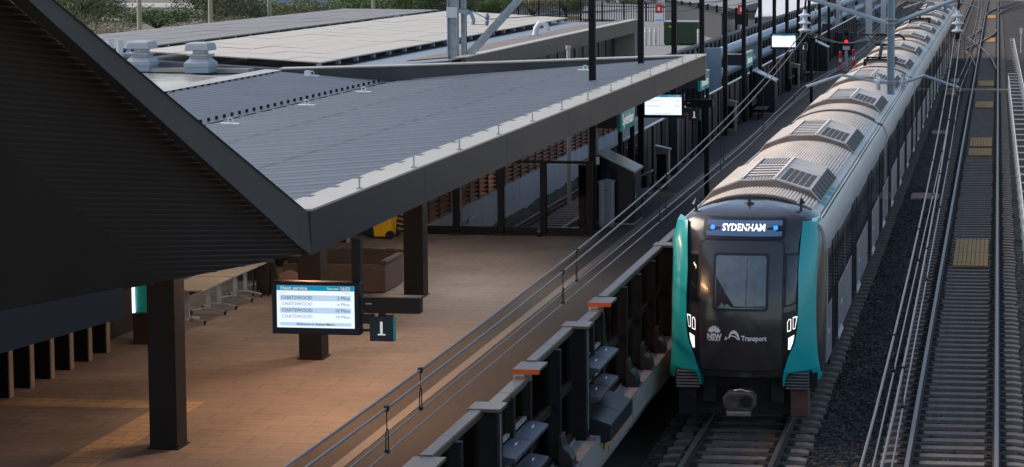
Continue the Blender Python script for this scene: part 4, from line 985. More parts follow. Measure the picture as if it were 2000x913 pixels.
for s in (-1, 1):
    f = lambda pts: [(s*p[0]-.03, p[1]) for p in pts]
    patch('side_window_seal', f([(.775,3.20),(.9,3.20),(1.035,3.19),(1.02,2.8),(.985,2.32),(.9,2.28),(.775,2.26),(.775,2.7)]), .02, 'blackp')
    patch('side_window', f([(.80,3.16),(.9,3.16),(1.005,3.15),(.99,2.8),(.955,2.36),(.9,2.32),(.80,2.30),(.80,2.7)]), .026, 'darkglass')
    patch('lamp_panel', f([(.775,2.16),(.9,2.18),(1.02,2.2),(.99,1.8),(.93,1.4),(.88,1.25),(.775,1.25),(.775,1.7)]), .02, 'blackp')
    patch('headlight', f([(.845,1.50),(.88,1.50),(.925,1.62),(.95,1.76),(.85,1.71)]), .028, 'head', rings=2, thick=.01)
    for q in ([(.83,1.82),(.895,1.84),(.895,2.05),(.855,2.05),(.83,2.0)], [(.925,1.86),(.965,1.87),(1.0,2.09),(.925,2.08)]):
        patch('marker_lamp', f(q), .027, 'head', rings=2, thick=.008)
        cx = sum(p[0] for p in q)/len(q); cz = sum(p[1] for p in q)/len(q)
        patch('marker_lamp_core', f([(cx+(p[0]-cx)*.66, cz+(p[1]-cz)*.84) for p in q]), .036, 'blackp', rings=2, thick=.006)
    # pillar line between the side window and the door
    # teal cowl
    inner = [(3.73,1.05),(3.4,1.03),(2.9,1.00),(2.4,1.01),(1.9,1.005),(1.6,.955),(1.35,.84),(1.2,.80),(1.09,.765)]
    outer = [(3.71,1.27),(3.4,1.33),(2.9,1.31),(2.4,1.305),(1.9,1.31),(1.6,1.32),(1.35,1.335),(1.2,1.35),(1.09,1.365)]
    b = MB(); n = 6; vs = []
    for (z, ui), (z2, uo) in zip(inner, outer):
        for k in range(n+1):
            u = ui+(uo-ui)*k/n; zz = z+(z2-z)*k/n; bul = .055 + .03*math.sin(math.pi*min(1, .12+.88*k/n)*.75+.2)
            vs.append((XC+s*u-.03, shell_y(u, zz)-bul, zz))
        vs.append((XC+s*(uo+.03)-.03, shell_y(uo, z)+.55, z)); vs.append((XC+s*(ui+.02)-.03, shell_y(ui, z)+.12, z))
    W2 = n+3; fs = []
    for j in range(len(inner)-1):
        for k in range(n+1): fs.append((j*W2+k, j*W2+k+1, (j+1)*W2+k+1, (j+1)*W2+k))
        fs.append((j*W2+n+2, j*W2, (j+1)*W2, (j+1)*W2+n+2))
    fs.append(tuple(range(W2))); fs.append(tuple((len(inner)-1)*W2+k for k in range(W2-1, -1, -1)))
    b.add(vs, fs)
    for lo in ([(.765,1.09),(.86,1.09),(.80,.98),(.765,.80),(.735,.80),(.74,.95)], [(1.22,1.09),(1.365,1.09),(1.385,.95),(1.37,.84),(1.30,.84),(1.26,.98)]):
        m_ = len(lo); q = [(XC+s*p[0]-.03, shell_y(*p)-.07, p[1]) for p in lo] + [(XC+s*p[0]-.03, shell_y(*p)+.35, p[1]) for p in lo]
        b.add(q, [tuple(range(m_)), tuple(range(2*m_-1, m_-1, -1))] + [(i, i+m_, (i+1) % m_+m_, (i+1) % m_) for i in range(m_)])
    q = [(.86,1.095),(1.22,1.095),(1.20,1.06),(.84,1.06)]
    b.add([(XC+s*p[0]-.03, shell_y(*p)-.075, p[1]) for p in q]+[(XC+s*p[0]-.03, shell_y(*p)+.3, p[1]) for p in q], [(0,1,2,3),(7,6,5,4),(0,4,5,1),(1,5,6,2),(2,6,7,3),(3,7,4,0)])
    b.build('teal_cowl', 'teal', cab, smooth=True)
    b = MB(); y = shell_y(1.0, 1.0)
    xa, xb = XC+s*.78-.03, XC+s*1.20-.03
    b.box(xa, xb, y-.02, y+.4, .74, 1.055, 0)
    for k in range(6): b.box(xa, xb, y-.10, y+.0, .745+.055*k, .775+.055*k, 1)
    b.build('anticlimber', ['blackp', 'cabinetdim2'], cab, bevel=.005)
    b = MB(); b.box(XC+s*.86-.03, XC+s*1.18-.03, y+.05, y+.5, .22, .72); b.build('guard_box', 'rusty' if s > 0 else 'under', cab, bevel=.01)
    b = MB(); b.box(XC+s*.5-.03, XC+s*.74-.03, 39.75, 40.1, .45, .98); b.build('equipment_box', 'under', cab)
    b = MB()
    if s > 0: b.tube([(XC+.80, 39.52, 2.42), (XC+.95, 39.50, 2.18)], .022, 6); b.tube([(XC+.78, 39.5, 2.5), (XC+.98, 39.5, 2.14)], .012, 6); b.build('wiper', 'blackp', cab)
    else: b.tube([(XC-1.09, 39.62, 2.62), (XC-1.085, 39.55, 2.5), (XC-1.06, 39.6, 2.4)], .012, 6); b.build('grab_rail', 'galv', cab)
b = MB(); b.box(XC-1.3, XC+1.3, 39.85, 41.6, .72, 1.0); b.box(XC-.95, XC+.95, 39.9, 41.6, .2, .72); b.build('under_nose', 'under', cab)
# coupler
b = MB(); ring = [(-.29,-.07),(-.29,.07),(-.2,.16),(.2,.16),(.29,.08),(.29,-.08),(.2,-.17),(-.2,-.17)]
b.prism([(XC+p[0], .66+p[1]) for p in ring], 38.75, 39.05, 'y'); b.build('coupler_head', 'coupler', cab, bevel=.02)
b = MB(); b.tube([(XC-.12,38.70,.67),(XC-.12,38.76,.67)], .125, 16); b.build('coupler_cone', 'rustcone', cab)
b = MB(); b.tube([(XC+.13,38.735,.67),(XC+.13,38.755,.67)], .11, 16); b.build('coupler_socket', 'blackp', cab)
b = MB(); b.box(XC-.23,XC+.20,38.78,38.98,.40,.49); b.box(XC-.2,XC+.17,38.74,38.8,.42,.46); b.tube([(XC-.1,38.9,.83),(XC+.02,38.85,.86),(XC+.2,38.9,.80)], .02, 6); b.box(XC-.1,XC+.1,39.05,39.95,.58,.74); b.build('coupler_bracket', 'stainless', cab)
# lettering and emblems on the front door
def glyph(name, polys, parent=cab, off=.044):
    b = MB()
    for p in polys:
        n = len(p); b.add([(XC+q[0], shell_y(q[0], q[1])-off, q[1]) for q in p] + [(XC+q[0], shell_y(q[0], q[1])-off+.006, q[1]) for q in p], [tuple(range(n)), tuple(range(2*n-1, n-1, -1))]+[(i, i+n, (i+1) % n+n, (i+1) % n) for i in range(n)])
    return b.build(name, 'logowhite', parent)
cx, cz = -.50, 1.815; petals = []
def petal(a, L_, w_, r0=.02):
    ca, sa = math.cos(a), math.sin(a); P = lambda t, q: (cx+ca*t-sa*q, cz+sa*t+ca*q)
    return [P(r0,0), P(r0+.35*L_, w_), P(r0+.7*L_, w_*.9), P(r0+L_,0), P(r0+.7*L_, -w_*.9), P(r0+.35*L_, -w_)]
for i, a in enumerate((8,32,58,90,122,148,172)): petals.append(petal(R(a), .105 if i != 3 else .115, .0165, .012))
for a in (20,45,74,106,135,160): petals.append(petal(R(a), .05, .010, .075))
glyph('waratah_emblem', petals)
o = text('NSW', .135, (XC+cx, 0, 1.735), FACE, 'logowhite', cab, align='CENTER', bold=.006, sx=.86); conform(o, .044)
o = text('GOVERNMENT', .036, (XC+cx, 0, 1.672), FACE, 'logowhite', cab, align='CENTER', bold=.001, sx=.95); conform(o, .044)
ax, az = -.14, 1.705; arch = []
NA = 14
for k in range(NA):
    def pt(t, r_, off): 
        a = math.pi*(1-t); return (ax+.098*math.cos(a)*r_+off, az+.155*math.sin(a)*r_**1.2 - .012 + .02*(1-t))
    t0, t1 = k/NA, (k+1)/NA
    arch.append([pt(t0,1,0), pt(t1,1,0), pt(t1,.62+.22*abs(t1-.2),-.012), pt(t0,.62+.22*abs(t0-.2),-.012)])
arch += [[(ax-.105,az+.03),(ax-.05,az+.062),(ax+.02,az+.055),(ax+.075,az-.005),(ax+.06,az-.012),(ax+.01,az+.035),(ax-.05,az+.045)],
         [(ax-.17,az-.02),(ax-.15,az+.04),(ax-.135,az+.03),(ax-.155,az-.02)], [(ax-.15,az+.04),(ax-.125,az-.02),(ax-.138,az-.02),(ax-.158,az+.02)], [(ax-.125,az+.02),(ax-.10,az+.03),(ax-.10,az+.018),(ax-.125,az+.005)]]
arch += [[(ax+.088+.021*math.cos(a), az-.002+.021*math.sin(a)) for a in [i*2*math.pi/12 for i in range(12)]]]
glyph('arch_emblem', arch)
o = text('Transport', .125, (-.01+XC, 0, 1.715), FACE, 'logowhite', cab, bold=.004, sx=.88); conform(o, .044)
for (u, z, y_) in ((-1.0,3.80,40.55),(-.02,3.96,40.6),(.93,3.83,40.6)):
    b = MB(); b.lathe([(.04,z-.02),(.02,z+.10),(.018,z+.16)] , XC+u, y_, 8)
    b.lathe([(.10,z),(.09,z+.03),(.03,z+.05)] if u == -.02 else [(.085,z+.16),(.06,z+.2),(.01,z+.27)], XC+u, y_, 10); b.build('antenna', 'blackp', cab)

ROOF = []
NR = 36
for i in range(NR+1):
    u = -1.07 + 2.14*i/NR; z = 4.02 - .27*(abs(u)/1.07)**2.3
    ROOF.append((u, z))
def roof_z(u): return 4.02 - .27*(min(abs(u), 1.07)/1.07)**2.3
def car(y0, y1, name_cab=False, panto=False):
    c = bpy.data.objects.new('train_car', None); COL.objects.link(c); c.parent = train
    # ribbed roof: raised ribs on a curved sheet
    prof = []
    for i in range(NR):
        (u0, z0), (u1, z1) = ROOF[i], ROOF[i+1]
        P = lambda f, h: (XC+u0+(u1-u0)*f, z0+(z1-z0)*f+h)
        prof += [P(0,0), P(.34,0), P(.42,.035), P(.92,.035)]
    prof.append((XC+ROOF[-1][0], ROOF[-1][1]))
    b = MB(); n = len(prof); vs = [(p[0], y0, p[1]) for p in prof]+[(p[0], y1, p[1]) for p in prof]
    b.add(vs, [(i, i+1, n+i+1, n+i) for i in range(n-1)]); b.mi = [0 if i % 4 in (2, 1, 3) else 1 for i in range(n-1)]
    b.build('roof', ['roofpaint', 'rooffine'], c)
    for yy, hh in ((y1-.22, .07), (y0+.02, .03)):
        if name_cab and yy < y0+1: hh = .05
        arc = [(XC+u, z+hh) for u, z in ROOF[::3]] + [(XC+u, z-.03) for u, z in reversed(ROOF[::3])]
        b = MB(); b.loft(arc, yy, yy+.20); b.build('roof_end_rib', 'roofdark', c)
    for s in (-1, 1):
        b = MB(); b.loft([(XC+s*p[0], p[1]) for p in ((1.065,3.752),(1.205,3.665),(1.205,3.60),(1.065,3.68))], y0, y1); b.build('roof_edge_band', 'offwhiteroof', c)
        cr = [(1.225,3.60),(1.228,3.665),(1.27,3.66),(1.33,3.60),(1.385,3.48),(1.415,3.33),(1.42,3.20),(1.40,3.14),(1.30,3.14)]
        b = MB(); b.loft([(XC+s*p[0], p[1]) for p in cr], y0 if not name_cab else 40.35, y1); b.build('cant_rail', 'cantpaint', c, smooth=True)
        b = MB(); b.box(XC+s*1.20, XC+s*1.232, y0, y1, 3.55, 3.672); b.build('gutter', 'blackp', c)
        ys0 = 40.9 if name_cab else y0
        b = MB(); b.box(XC+s*1.30, XC+s*1.392, ys0, y1, .98, 3.141); b.build('side_wall', 'carbody', c)
        # doors, windows and sills
        dl = [y1-19.3, y1-13.5, y1-7.5, y1-2.2] if name_cab else [y0+2.2, y0+7.9, y0+13.6, y0+19.3]
        edges = [ys0+.15] + dl + [y1-.1]
        for k, yd in enumerate(dl):
            b = MB(); b.box(XC+s*1.385, XC+s*1.405, yd-.66, yd+.66, .99, 3.12); dr = b.build('door', 'darkglass', c)
            b = MB(); b.box(XC+s*1.4055, XC+s*1.414, yd-.70, yd-.655, .99, 3.13); b.box(XC+s*1.4055, XC+s*1.414, yd+.655, yd+.70, .99, 3.13); b.box(XC+s*1.4055, XC+s*1.411, yd-.012, yd+.012, .99, 3.12); dr2 = b.build('door_frame', 'blackp', c)
            b = MB(); b.prism([(XC+s*1.39,1.0),(XC+s*1.39,1.05),(XC+s*1.405,1.05),(XC+s*1.435,.97),(XC+s*1.435,.95),(XC+s*1.40,.95)], yd+.75, yd+1.95, 'y', 0); b.build('door_step', 'cabinet', c)
        for a, e in zip([ys0+.2]+[q+.72 for q in dl], [q-.72 for q in dl]+[y1-.15]):
            if e-a < .5: continue
            n = 2 if e-a > 2.6 else 1
            for k in range(n):
                wa, we = a+(e-a)*k/n+.10, a+(e-a)*(k+1)/n-.10
                b = MB(); b.box(XC+s*1.385, XC+s*1.399, wa, we, 2.02, 3.08, 0); wn = b.build('window', 'darkglass', c)
                b = MB(); b.box(XC+s*1.3925, XC+s*1.404, wa-.03, we+.03, 1.985, 2.019); b.build('window_sill', 'galv', c)
            if s > 0:
                b = MB(); ym = a+(e-a)*.28; b.tube([(XC+1.39, ym, 1.50),(XC+1.405, ym, 1.50)], .06, 12); b.build('access_button', 'white', c)
                b = MB(); b.box(XC+1.3921, XC+1.3945, (a+e)/2-.006, (a+e)/2+.006, 1.0, 1.98); b.build('panel_joint', 'blackp', c)
    b = MB(); b.box(XC-1.3, XC+1.3, max(y0, 41.0), y1, .95, 1.4); b.box(XC-1.29, XC+1.29, max(y0, 41.0), y1, 3.05, 3.66)
    b.box(XC-1.2, XC+1.2, max(y0, 41.0)+3.2, y1-4, .30, .95)
    for yb in (y0+3.2, y1-3.2):
        b.box(XC-1.05, XC+1.05, yb-1.5, yb+1.5, .35, .8)
        for q in (-1.1, 1.1):
            for s in (-1, 1): b.tube([(XC+s*.70, yb+q, .42), (XC+s*.82, yb+q, .42)], .42, 18)
    b.build('underframe', 'under', c)
    b = MB(); b.box(XC-1.12, XC+1.12, y1, y1+.45, .9, 3.7); b.build('gangway', 'under', c)
    for ya in ((44.9, 54.9) if name_cab else (y0+4.6, y0+15.1)):
        ac_unit(c, ya)
    if panto: pantograph(c, y0+2.0)
def ac_unit(parent, yc, L_=4.3):
    b = MB(); h = .175; y0, y1 = yc-L_/2, yc+L_/2
    key = [-1.12, -.98, -.44, .26, .93, 1.03]
    zt = [roof_z(-1.07)+.06, roof_z(-.98)+h, roof_z(-.44)+h+.02, roof_z(.26)+h+.02, roof_z(.93)+h, roof_z(1.03)+h-.06]
    top = [(XC+u, z) for u, z in zip(key, zt)]
    bot = [(XC+u, roof_z(u)+.01) for u in (1.12, .93, .26, -.44, -.98, -1.12)]
    b.loft(top + [(XC+1.13, roof_z(1.07)+.02)] + bot[1:], y0, y1, 0)
    def on(i, f): return (top[i][0]+(top[i+1][0]-top[i][0])*f, top[i][1]+(top[i+1][1]-top[i][1])*f)
    def plate(i, f0, f1, ya, yb, m, up=.012):
        a, c = on(i, f0), on(i, f1); b.slab([(a[0], ya, a[1]+up), (c[0], ya, c[1]+up), (c[0], yb, c[1]+up), (a[0], yb, a[1]+up)], .02, m)
    for ye in (y0-.012, y1+.002): b.loft([(p[0], p[1]-.03) for p in top]+[(XC+1.10, roof_z(1.07)+.02)]+bot[1:], ye, ye+.01, 3)  # thin dark sheets paint the ends as shaded
    # left louvres, centre fan well, right grille
    for k in range(8): plate(1, .08, .9, y0+.25+k*.5, y0+.42+k*.5, 2 if k % 1 == 0 else 1, .006)
    plate(2, .04, .96, y0+.5, y1-1.2, 1, .006)
    for k in range(9): plate(2, .10+.09*k, .13+.09*k, y1-1.1, y1-.2, 1, .008)
    for k in range(9): plate(2, .10+.09*k, .13+.09*k, y0+.08, y0+.42, 1, .008)
    for k in range(5): plate(2, .1, .9, y0+.62+k*.5, y0+.80+k*.5, 2, .014)
    for k in (0, 1): plate(2, .0 if k == 0 else .93, .07 if k == 0 else 1.0, y0+.1, y1-.1, 2, .03)
    for k in range(9):
        for q in range(5):
            plate(3, .10+.17*q, .10+.17*q+.14, y0+.18+k*.24, y0+.18+k*.24+.17, 1, .008)
    for k in range(7): 
        ya = y0+.1+k*.6; a = on(4, .0); c = (XC+1.125, roof_z(1.07)+.03)
        b.slab([(a[0]+.02, ya, a[1]-.0), (c[0]+.012, ya, c[1]+.02), (c[0]+.012, ya+.46, c[1]+.02), (a[0]+.02, ya+.46, a[1])], .03, 1, (-1,0,-.4))
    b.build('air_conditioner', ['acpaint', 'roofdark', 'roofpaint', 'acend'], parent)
def pantograph(c, y):
    b = MB()
    for s in (-1, 1): b.box(XC+s*.55-.04, XC+s*.55+.04, y-1.2, y+1.2, 4.12, 4.2); b.box(XC+s*.55-.06, XC+s*.55+.06, y-.9, y-.7, 3.95, 4.12); b.box(XC+s*.55-.06, XC+s*.55+.06, y+.7, y+.9, 3.95, 4.12)
    b.box(XC-.6, XC+.6, y-.9, y-.8, 4.2, 4.26); b.box(XC-.6, XC+.6, y+.8, y+.9, 4.2, 4.26)
    b.build('pantograph_base', 'darksteel', c)
    b = MB(); b.tube([(XC, y-.8, 4.28), (XC, y+1.0, 4.72)], .07, 8); b.tube([(XC-.25, y+1.0, 4.72), (XC-.5, y-.3, 5.12)], .03); b.tube([(XC+.25, y+1.0, 4.72), (XC+.5, y-.3, 5.12)], .03); b.tube([(XC-.27, y+1.0, 4.72), (XC+.27, y+1.0, 4.72)], .05)
    for q in (-.5, -.12): b.tube([(XC-.95, y+q, 4.98), (XC-.75, y+q, 5.16), (XC+.75, y+q, 5.16), (XC+.95, y+q, 4.98)], .03)
    b.build('pantograph_arm', 'darksteel', c)
car(41.15, 62.15, True)
b = MB()
for k in range(5): b.slab([(XC+1.085+.01*(k%2), 42.9+.62*k, 3.746-.004*(k%2)), (XC+1.195-.02*(k%3), 42.9+.62*k, 3.682), (XC+1.195-.01*(k%2), 43.45+.6*k, 3.682), (XC+1.08, 43.4+.6*k, 3.749)], .006)
b.build('teal_paint_mark', 'tealmark', [o for o in bpy.data.objects if o.name.startswith('train_car')][0])
for y0_, y1_ in ((62.65,83.9),(84.4,106.4),(106.9,128.0),(128.5,149.8),(150.3,172)): car(y0_, y1_, False, y0_ in (84.4, 128.5))

# ------------------------------------------------------------------ overhead line
def support(label, x, y, z0):
    t = thing('catenary_support', label, 'overhead line support', (x, y, 0))
    b = MB(); b.box(-.10,.10,-.12,.12,z0,z0+.015); b.box(-.085,-.06,-.12,.12,z0+.016,11); b.box(.06,.085,-.12,.12,z0+.016,11); b.box(-.059,.059,-.03,.03,z0+.016,11); b.build('hanging_post', 'galvblue', t)
    b = MB()
    for zz in (z0+.25, z0+.30, z0+1.7, z0+1.8): b.box(-.13,.13,-.14,.14,zz,zz+.03)
    b.build('clamp', 'galv', t)
    for s, xe in ((-1, -2.05), (1, 1.65)):
        b = MB(); b.tube([(s*.13,0,z0+.28),(s*.42,0,z0+.30)], .03); b.lathe([(.05,z0+.1),(.05,z0+.5)], s*.30, 0, 8); b.build('arm_bracket', 'galv', t)
        b = MB(); b.tube([(s*.20,0,z0+.30),(s*.42,0,z0+.32)], .055, 10); b.tube([(s*.28-.02,0,z0+.3),(s*.28+.02,0,z0+.3)], .14, 14); b.build('arm_insulator', 'porcelain', t, smooth=True)
        b = MB(); b.tube([(s*.42,0,z0+.32),(s*(1.2 if s<0 else .8),0,z0+.46),(xe,0,z0+.17)], .035, 8); b.build('registration_arm', 'galvblue', t)
        b = MB(); b.tube([(s*.1,0,z0+1.72),(xe*1.1,0,z0+2.4)], .055, 8); b.build('strut', 'galvblue', t)
        xi = -2.09 if s < 0 else 1.60
        b = MB(); 
        for q in range(3): b.lathe([(.035,z0+1.5+.18*q),(.15,z0+1.53+.18*q),(.15,z0+1.55+.18*q),(.05,z0+1.6+.18*q),(.04,z0+1.68+.18*q)], xi, 0, 14)
        b.build('hanging_insulator', 'porcelain', t, smooth=True)
        b = MB(); b.box(xi-.09,xi+.09,-.06,.06,z0+1.34,z0+1.49); b.build('insulator_clamp', 'darksteel', t); b = MB(); b.tube([(xi,0,z0+2.03),(xi+.03,0,z0+2.3),(xi+.16,.02,z0+2.6)], .025); b.build('jumper_cable', 'darksteel', t)
support('hanging galvanised catenary post with two arms above the second car', -2.55, 54.0, 5.08)
support('far hanging catenary post above the last cars', -2.55, 110.0, 5.3)
def line(label, xf, spans):
    t = thing('overhead_line', label, 'overhead wire', (0,0,0))
    def mess_z(y):
        for a, c in spans:
            if y <= c: m = (a+c)/2; return 5.36 + 1.25*((y-m)/((c-a)/2))**2
        return 6.6
    def cont_z(y): return 5.04 + (.22*max(0, 1-abs(y-54)/14))
    ys = [4+1.5*k for k in range(104)]
    for dx in (-.068, .068):
        b = MB(); b.tube([(xf(y)+dx, y, mess_z(y)) for y in ys], .0105, 6); b.build('messenger_wire', 'copper', t)
        b = MB(); b.tube([(xf(y)+dx, y, cont_z(y)) for y in ys], .0075, 6); b.build('contact_wire', 'copper', t)
    y = 9.0 if xf(0) < -2 else 11.0; i = 0
    while y < 158:
        dx = .068*(-1)**i; x = xf(y)+dx; zm, zc_ = mess_z(y), cont_z(y)
        b = MB(); b.tube([(x, y, zm), (x, y, zc_+.18 if zm-zc_ > .3 else (zm+zc_)/2)], .004, 5)
        zt = zc_+.18 if zm-zc_ > .3 else (zm+zc_)/2
        b.tube([(x, y, zt), (x, y-.03, zt-.02), (x, y-.035, zc_+.02), (x, y, zc_), (x, y+.035, zc_+.02), (x, y+.03, zt-.02), (x, y, zt)], .005, 5)
        b.cbox((x, y, zm), (.03,.05,.04)); b.cbox((x, y, zc_+.01), (.025,.05,.03)); b.build('dropper', 'darksteel', t)
        y += 1.5 if i % 2 == 0 else 5.3; i += 1
line('paired overhead wires sweeping across the platform above the train', lambda y: -4.50 - .1*max(0, 1-abs(y-54)/38), [(-16,54),(54,110),(110,166)])
line('paired overhead wires running above the empty right-hand track', lambda y: -.79 - .15*max(0, 1-abs(y-54)/38), [(-16,54),(54,110),(110,166)])
t = thing('feeder_cable', 'thin dark cables slung across behind the canopy to the insulator of the near catenary post', 'cable', (0,0,0))
b = MB(); b.tube([(-4.6,54,6.55),(-6.5,80,6.0),(-9,110,6.8)], .012, 5); b.build('cable', 'darksteel', t)
b = MB(); b.tube([(-16.2,100,6.2),(-13.5,108,5.5),(-10.7,113,6.0)], .012, 5); b.tube([(-16.5,80,6.2),(-14,100,5.6),(-10.7,113.5,6.6)], .012, 5); b.build('cable', 'darksteel', t)
# gantry mast behind the canopy
t = thing('gantry_mast', 'galvanised steel gantry mast with a diagonal brace rising behind the canopy', 'mast', (-17.55, 71.6, 0))
b = MB(); b.box(-.27,-.0,-.02,.02,-.6,10.5); b.box(-.30,-.271,-.14,.14,-.6,10.5); b.box(.0,.03,-.14,.14,-.6,10.5); b.build('upright', 'galv', t)
b = MB(); b.box(.08,.22,.2,.4,-.6,10.5); b.build('rear_upright', 'galv', t)
b = MB(); b.box(-.31,.05,-.17,-.145,6.27,6.62); b.build('junction_plate', 'white', t)
b = MB(); r_ = Matrix.Rotation(R(43), 3, 'Y'); b.cbox((1.95,.05,6.75), (.24,.14,6.0), 0, r_); b.cbox((1.95,-.03,6.75), (.03,.02,6.0), 0, r_); b.build('diagonal_brace', 'galv', t)
b = MB(); b.cbox((.25,-.1,6.45),(.3,.14,.12),0,Matrix.Rotation(R(15),3,'Y')); b.tube([(.35,-.1,6.5),(.5,-.1,6.4),(.58,-.1,6.2),(.55,-.1,6.05)], .06); b.tube([(.5,-.1,6.05),(1.0,-.1,6.05)], .012); b.tube([(.5,-.1,6.5),(1.0,-.1,6.25)], .015); b.lathe([(.03,6.0),(.08,6.15),(.05,6.2),(.1,6.3),(.03,6.45)], 1.02, -.1, 8); b.build('tensioner', 'galvblue', t)
b = MB(); b.tube([(1.05,-.1,6.22),(1.2,14,5.95),(2.2,30,5.75),(6.5,42,6.0)], .016, 5); b.tube([(.35,-.15,6.4),(.35,-.15,4.7)], .012, 5); b.build('tension_wire', 'darksteel', t)

# ------------------------------------------------------------------ station building beyond the canopy
sbd = thing('station_building', 'long low station building with dark cladding walls and a pale flat roof beyond the canopy', 'building', (0,0,0))
b = MB(); b.box(-36,-17.9,70.5,112,-.6,4.45); b.box(-36,-23.0,50,70.4,-.6,4.3)
for k in range(22): b.box(-17.899,-17.86,71+1.9*k,71.03+1.9*k,-.5,4.4)
b.build('wall', 'cladwall', sbd)
b = MB()
for k in range(7): b.box(-16.95,-16.8,69.6+4.95*k,74.53+4.95*k,4.48,5.05)
b.build('fascia', 'fascia2', sbd)
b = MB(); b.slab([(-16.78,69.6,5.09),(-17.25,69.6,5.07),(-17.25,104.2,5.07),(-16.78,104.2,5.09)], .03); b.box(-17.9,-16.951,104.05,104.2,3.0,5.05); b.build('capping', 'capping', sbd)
b = MB(); b.slab([(-17.25,69.6,4.98),(-17.25,104.1,4.98),(-21.6,112,4.62),(-21.6,69.6,4.62)], .3); b.slab([(-21.6,69.6,4.60),(-21.6,112,4.60),(-28.2,112,4.95),(-28.2,69.6,4.95)], .3); b.slab([(-28.2,69.6,4.94),(-28.2,112,4.94),(-36,112,4.90),(-36,69.6,4.90)], .3)
b.slab([(-22.46,50,4.62),(-22.46,69.59,4.55),(-36,69.59,4.6),(-36,50,4.6)], .25)
b.build('roof', 'roofsteel2', sbd)
b = MB(); b.slab([(-22.47,50,4.655),(-22.47,66.4,4.60),(-27.2,68.0,4.62),(-30,68.0,4.63),(-30,50,4.635)], .03); b.box(-27.5,-23.6,68.6,69.2,4.6,4.72); b.build('roof_sheet', 'membrane', sbd)
b = MB(); b.slab([(-17.4,72,5.005),(-17.4,103,5.005),(-19.4,104,4.83),(-19.4,72,4.83)], .01); b.build('gravel_strip', 'earth2', sbd)
b = MB(); b.box(-28.35,-28.05,70,112,4.96,5.12); b.build('ridge_gutter', 'galv', sbd)
def solar(label, xa, za, xb, zb, ya, yb, nc, nr, m):
    t = thing('solar_array', label, 'solar panels', (0,0,0))
    wx, wy = (xb-xa)/nc, (yb-ya)/nr; first = None
    for i in range(nc):
        for j in range(nr):
            x, y = xa+wx*i, ya+wy*j; z = za+(zb-za)*i/nc; z2 = za+(zb-za)*(i+1)/nc
            if first is None:
                b = MB(); sg = 1 if wx > 0 else -1
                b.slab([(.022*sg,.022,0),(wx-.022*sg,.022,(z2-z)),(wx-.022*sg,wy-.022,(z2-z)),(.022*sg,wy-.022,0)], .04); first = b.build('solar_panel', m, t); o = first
            else: o = first.copy(); COL.objects.link(o)
            o.location = (x, y, z+random.uniform(-.006,.006)); o.rotation_euler = (random.uniform(-.0015,.0015), random.uniform(-.003,.003), 0)
    for j in range(nr+1):
        y = ya+wy*j; b = MB(); b.box(xa-.15, xa+.0, y-.06, y+.06, za-.18, za-.06); b.box(xa-.08, xa-.02, y-.04, y+.04, za-.06, za-.03); b.build('mounting_foot', 'galvblue', t)
    b = MB(); b.box(min(xa,xb)+.1, max(xa,xb)-.1, ya-.03, ya+.0, min(za,zb)-.25, min(za,zb)-.06); b.build('mounting_rail', 'darksteel', t)
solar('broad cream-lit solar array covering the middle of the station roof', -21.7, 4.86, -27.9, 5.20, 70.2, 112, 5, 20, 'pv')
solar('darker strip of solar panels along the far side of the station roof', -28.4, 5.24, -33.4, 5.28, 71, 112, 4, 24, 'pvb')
def ventilator(x, y, label):
    t = thing('roof_ventilator', label, 'roof vent', (x, y, 4.63), 0, 'pale metal ventilators on the station roof')
    b = MB(); b.box(-.38,.38,-.38,.38,0,.18); b.build('curb', 'galvblue', t)
    def fr(z0, w0, z1, w1, b): b.add([(-w0,-w0,z0),(w0,-w0,z0),(w0,w0,z0),(-w0,w0,z0),(-w1,-w1,z1),(w1,-w1,z1),(w1,w1,z1),(-w1,w1,z1)], [(0,3,2,1),(4,5,6,7),(0,1,5,4),(1,2,6,5),(2,3,7,6),(3,0,4,7)])
    b = MB(); b.box(-.41,.41,-.41,.41,.181,.30); fr(.30,.41,.44,.28,b); b.box(-.27,.27,-.27,.27,.44,.53); b.build('base_hood', 'cabinet', t, bevel=.008)
    b = MB(); b.box(-.34,.34,-.34,.34,.531,.58); b.box(-.19,.19,-.19,.19,.58,.70); b.build('neck', 'galv', t)
    b = MB(); fr(.70,.40,.90,.37,b); fr(.90,.37,.95,.28,b); b.build('cap', 'cabinet', t, bevel=.03)
    b = MB(); b.box(-.06,.03,-.196,-.19,.61,.66); b.build('plate', 'white', t)
ventilator(-25.0, 68.2, 'right-hand boxy roof ventilator in front of the solar array')
ventilator(-27.2, 68.9, 'left-hand boxy roof ventilator beside the three white pipes')
for i, (x, zt) in enumerate(((-28.95, 5.60), (-28.62, 5.56), (-28.30, 5.52))):
    t = thing('vent_pipe', ('leftmost of three white vent pipes on the roof', 'middle of three white vent pipes on the roof', 'rightmost of three white vent pipes, next to the ventilator')[i], 'vent pipe', (x, 69.8, 4.6), 0, 'white vent pipes')
    b = MB(); b.tube([(0,0,0),(0,0,zt-4.6)], .115, 14); b.build('pipe', 'white', t, smooth=True); b = MB(); b.tube([(0,0,zt-4.6),(0,0,zt-4.57)], .122, 14); b.build('collar', 'cabinet', t)
t = thing('gooseneck_vent', 'white gooseneck vent beside the solar array above the dark wall', 'roof vent', (-18.6, 90, 4.9))
b = MB(); b.tube([(-.2,0,0),(-.15,0,.3),(.0,0,.5),(.2,0,.5),(.3,0,.3),(.3,0,.2)], .125, 12); b.build('pipe', 'white', t, smooth=True); b = MB(); b.box(-.4,.0,-.2,.2,-.03,.02); b.build('flashing', 'cabinet', t)
t = thing('slim_vent_pole', 'slim white pole rising just behind the canopy parapet', 'pole', (-13.75, 71.0, -.3))
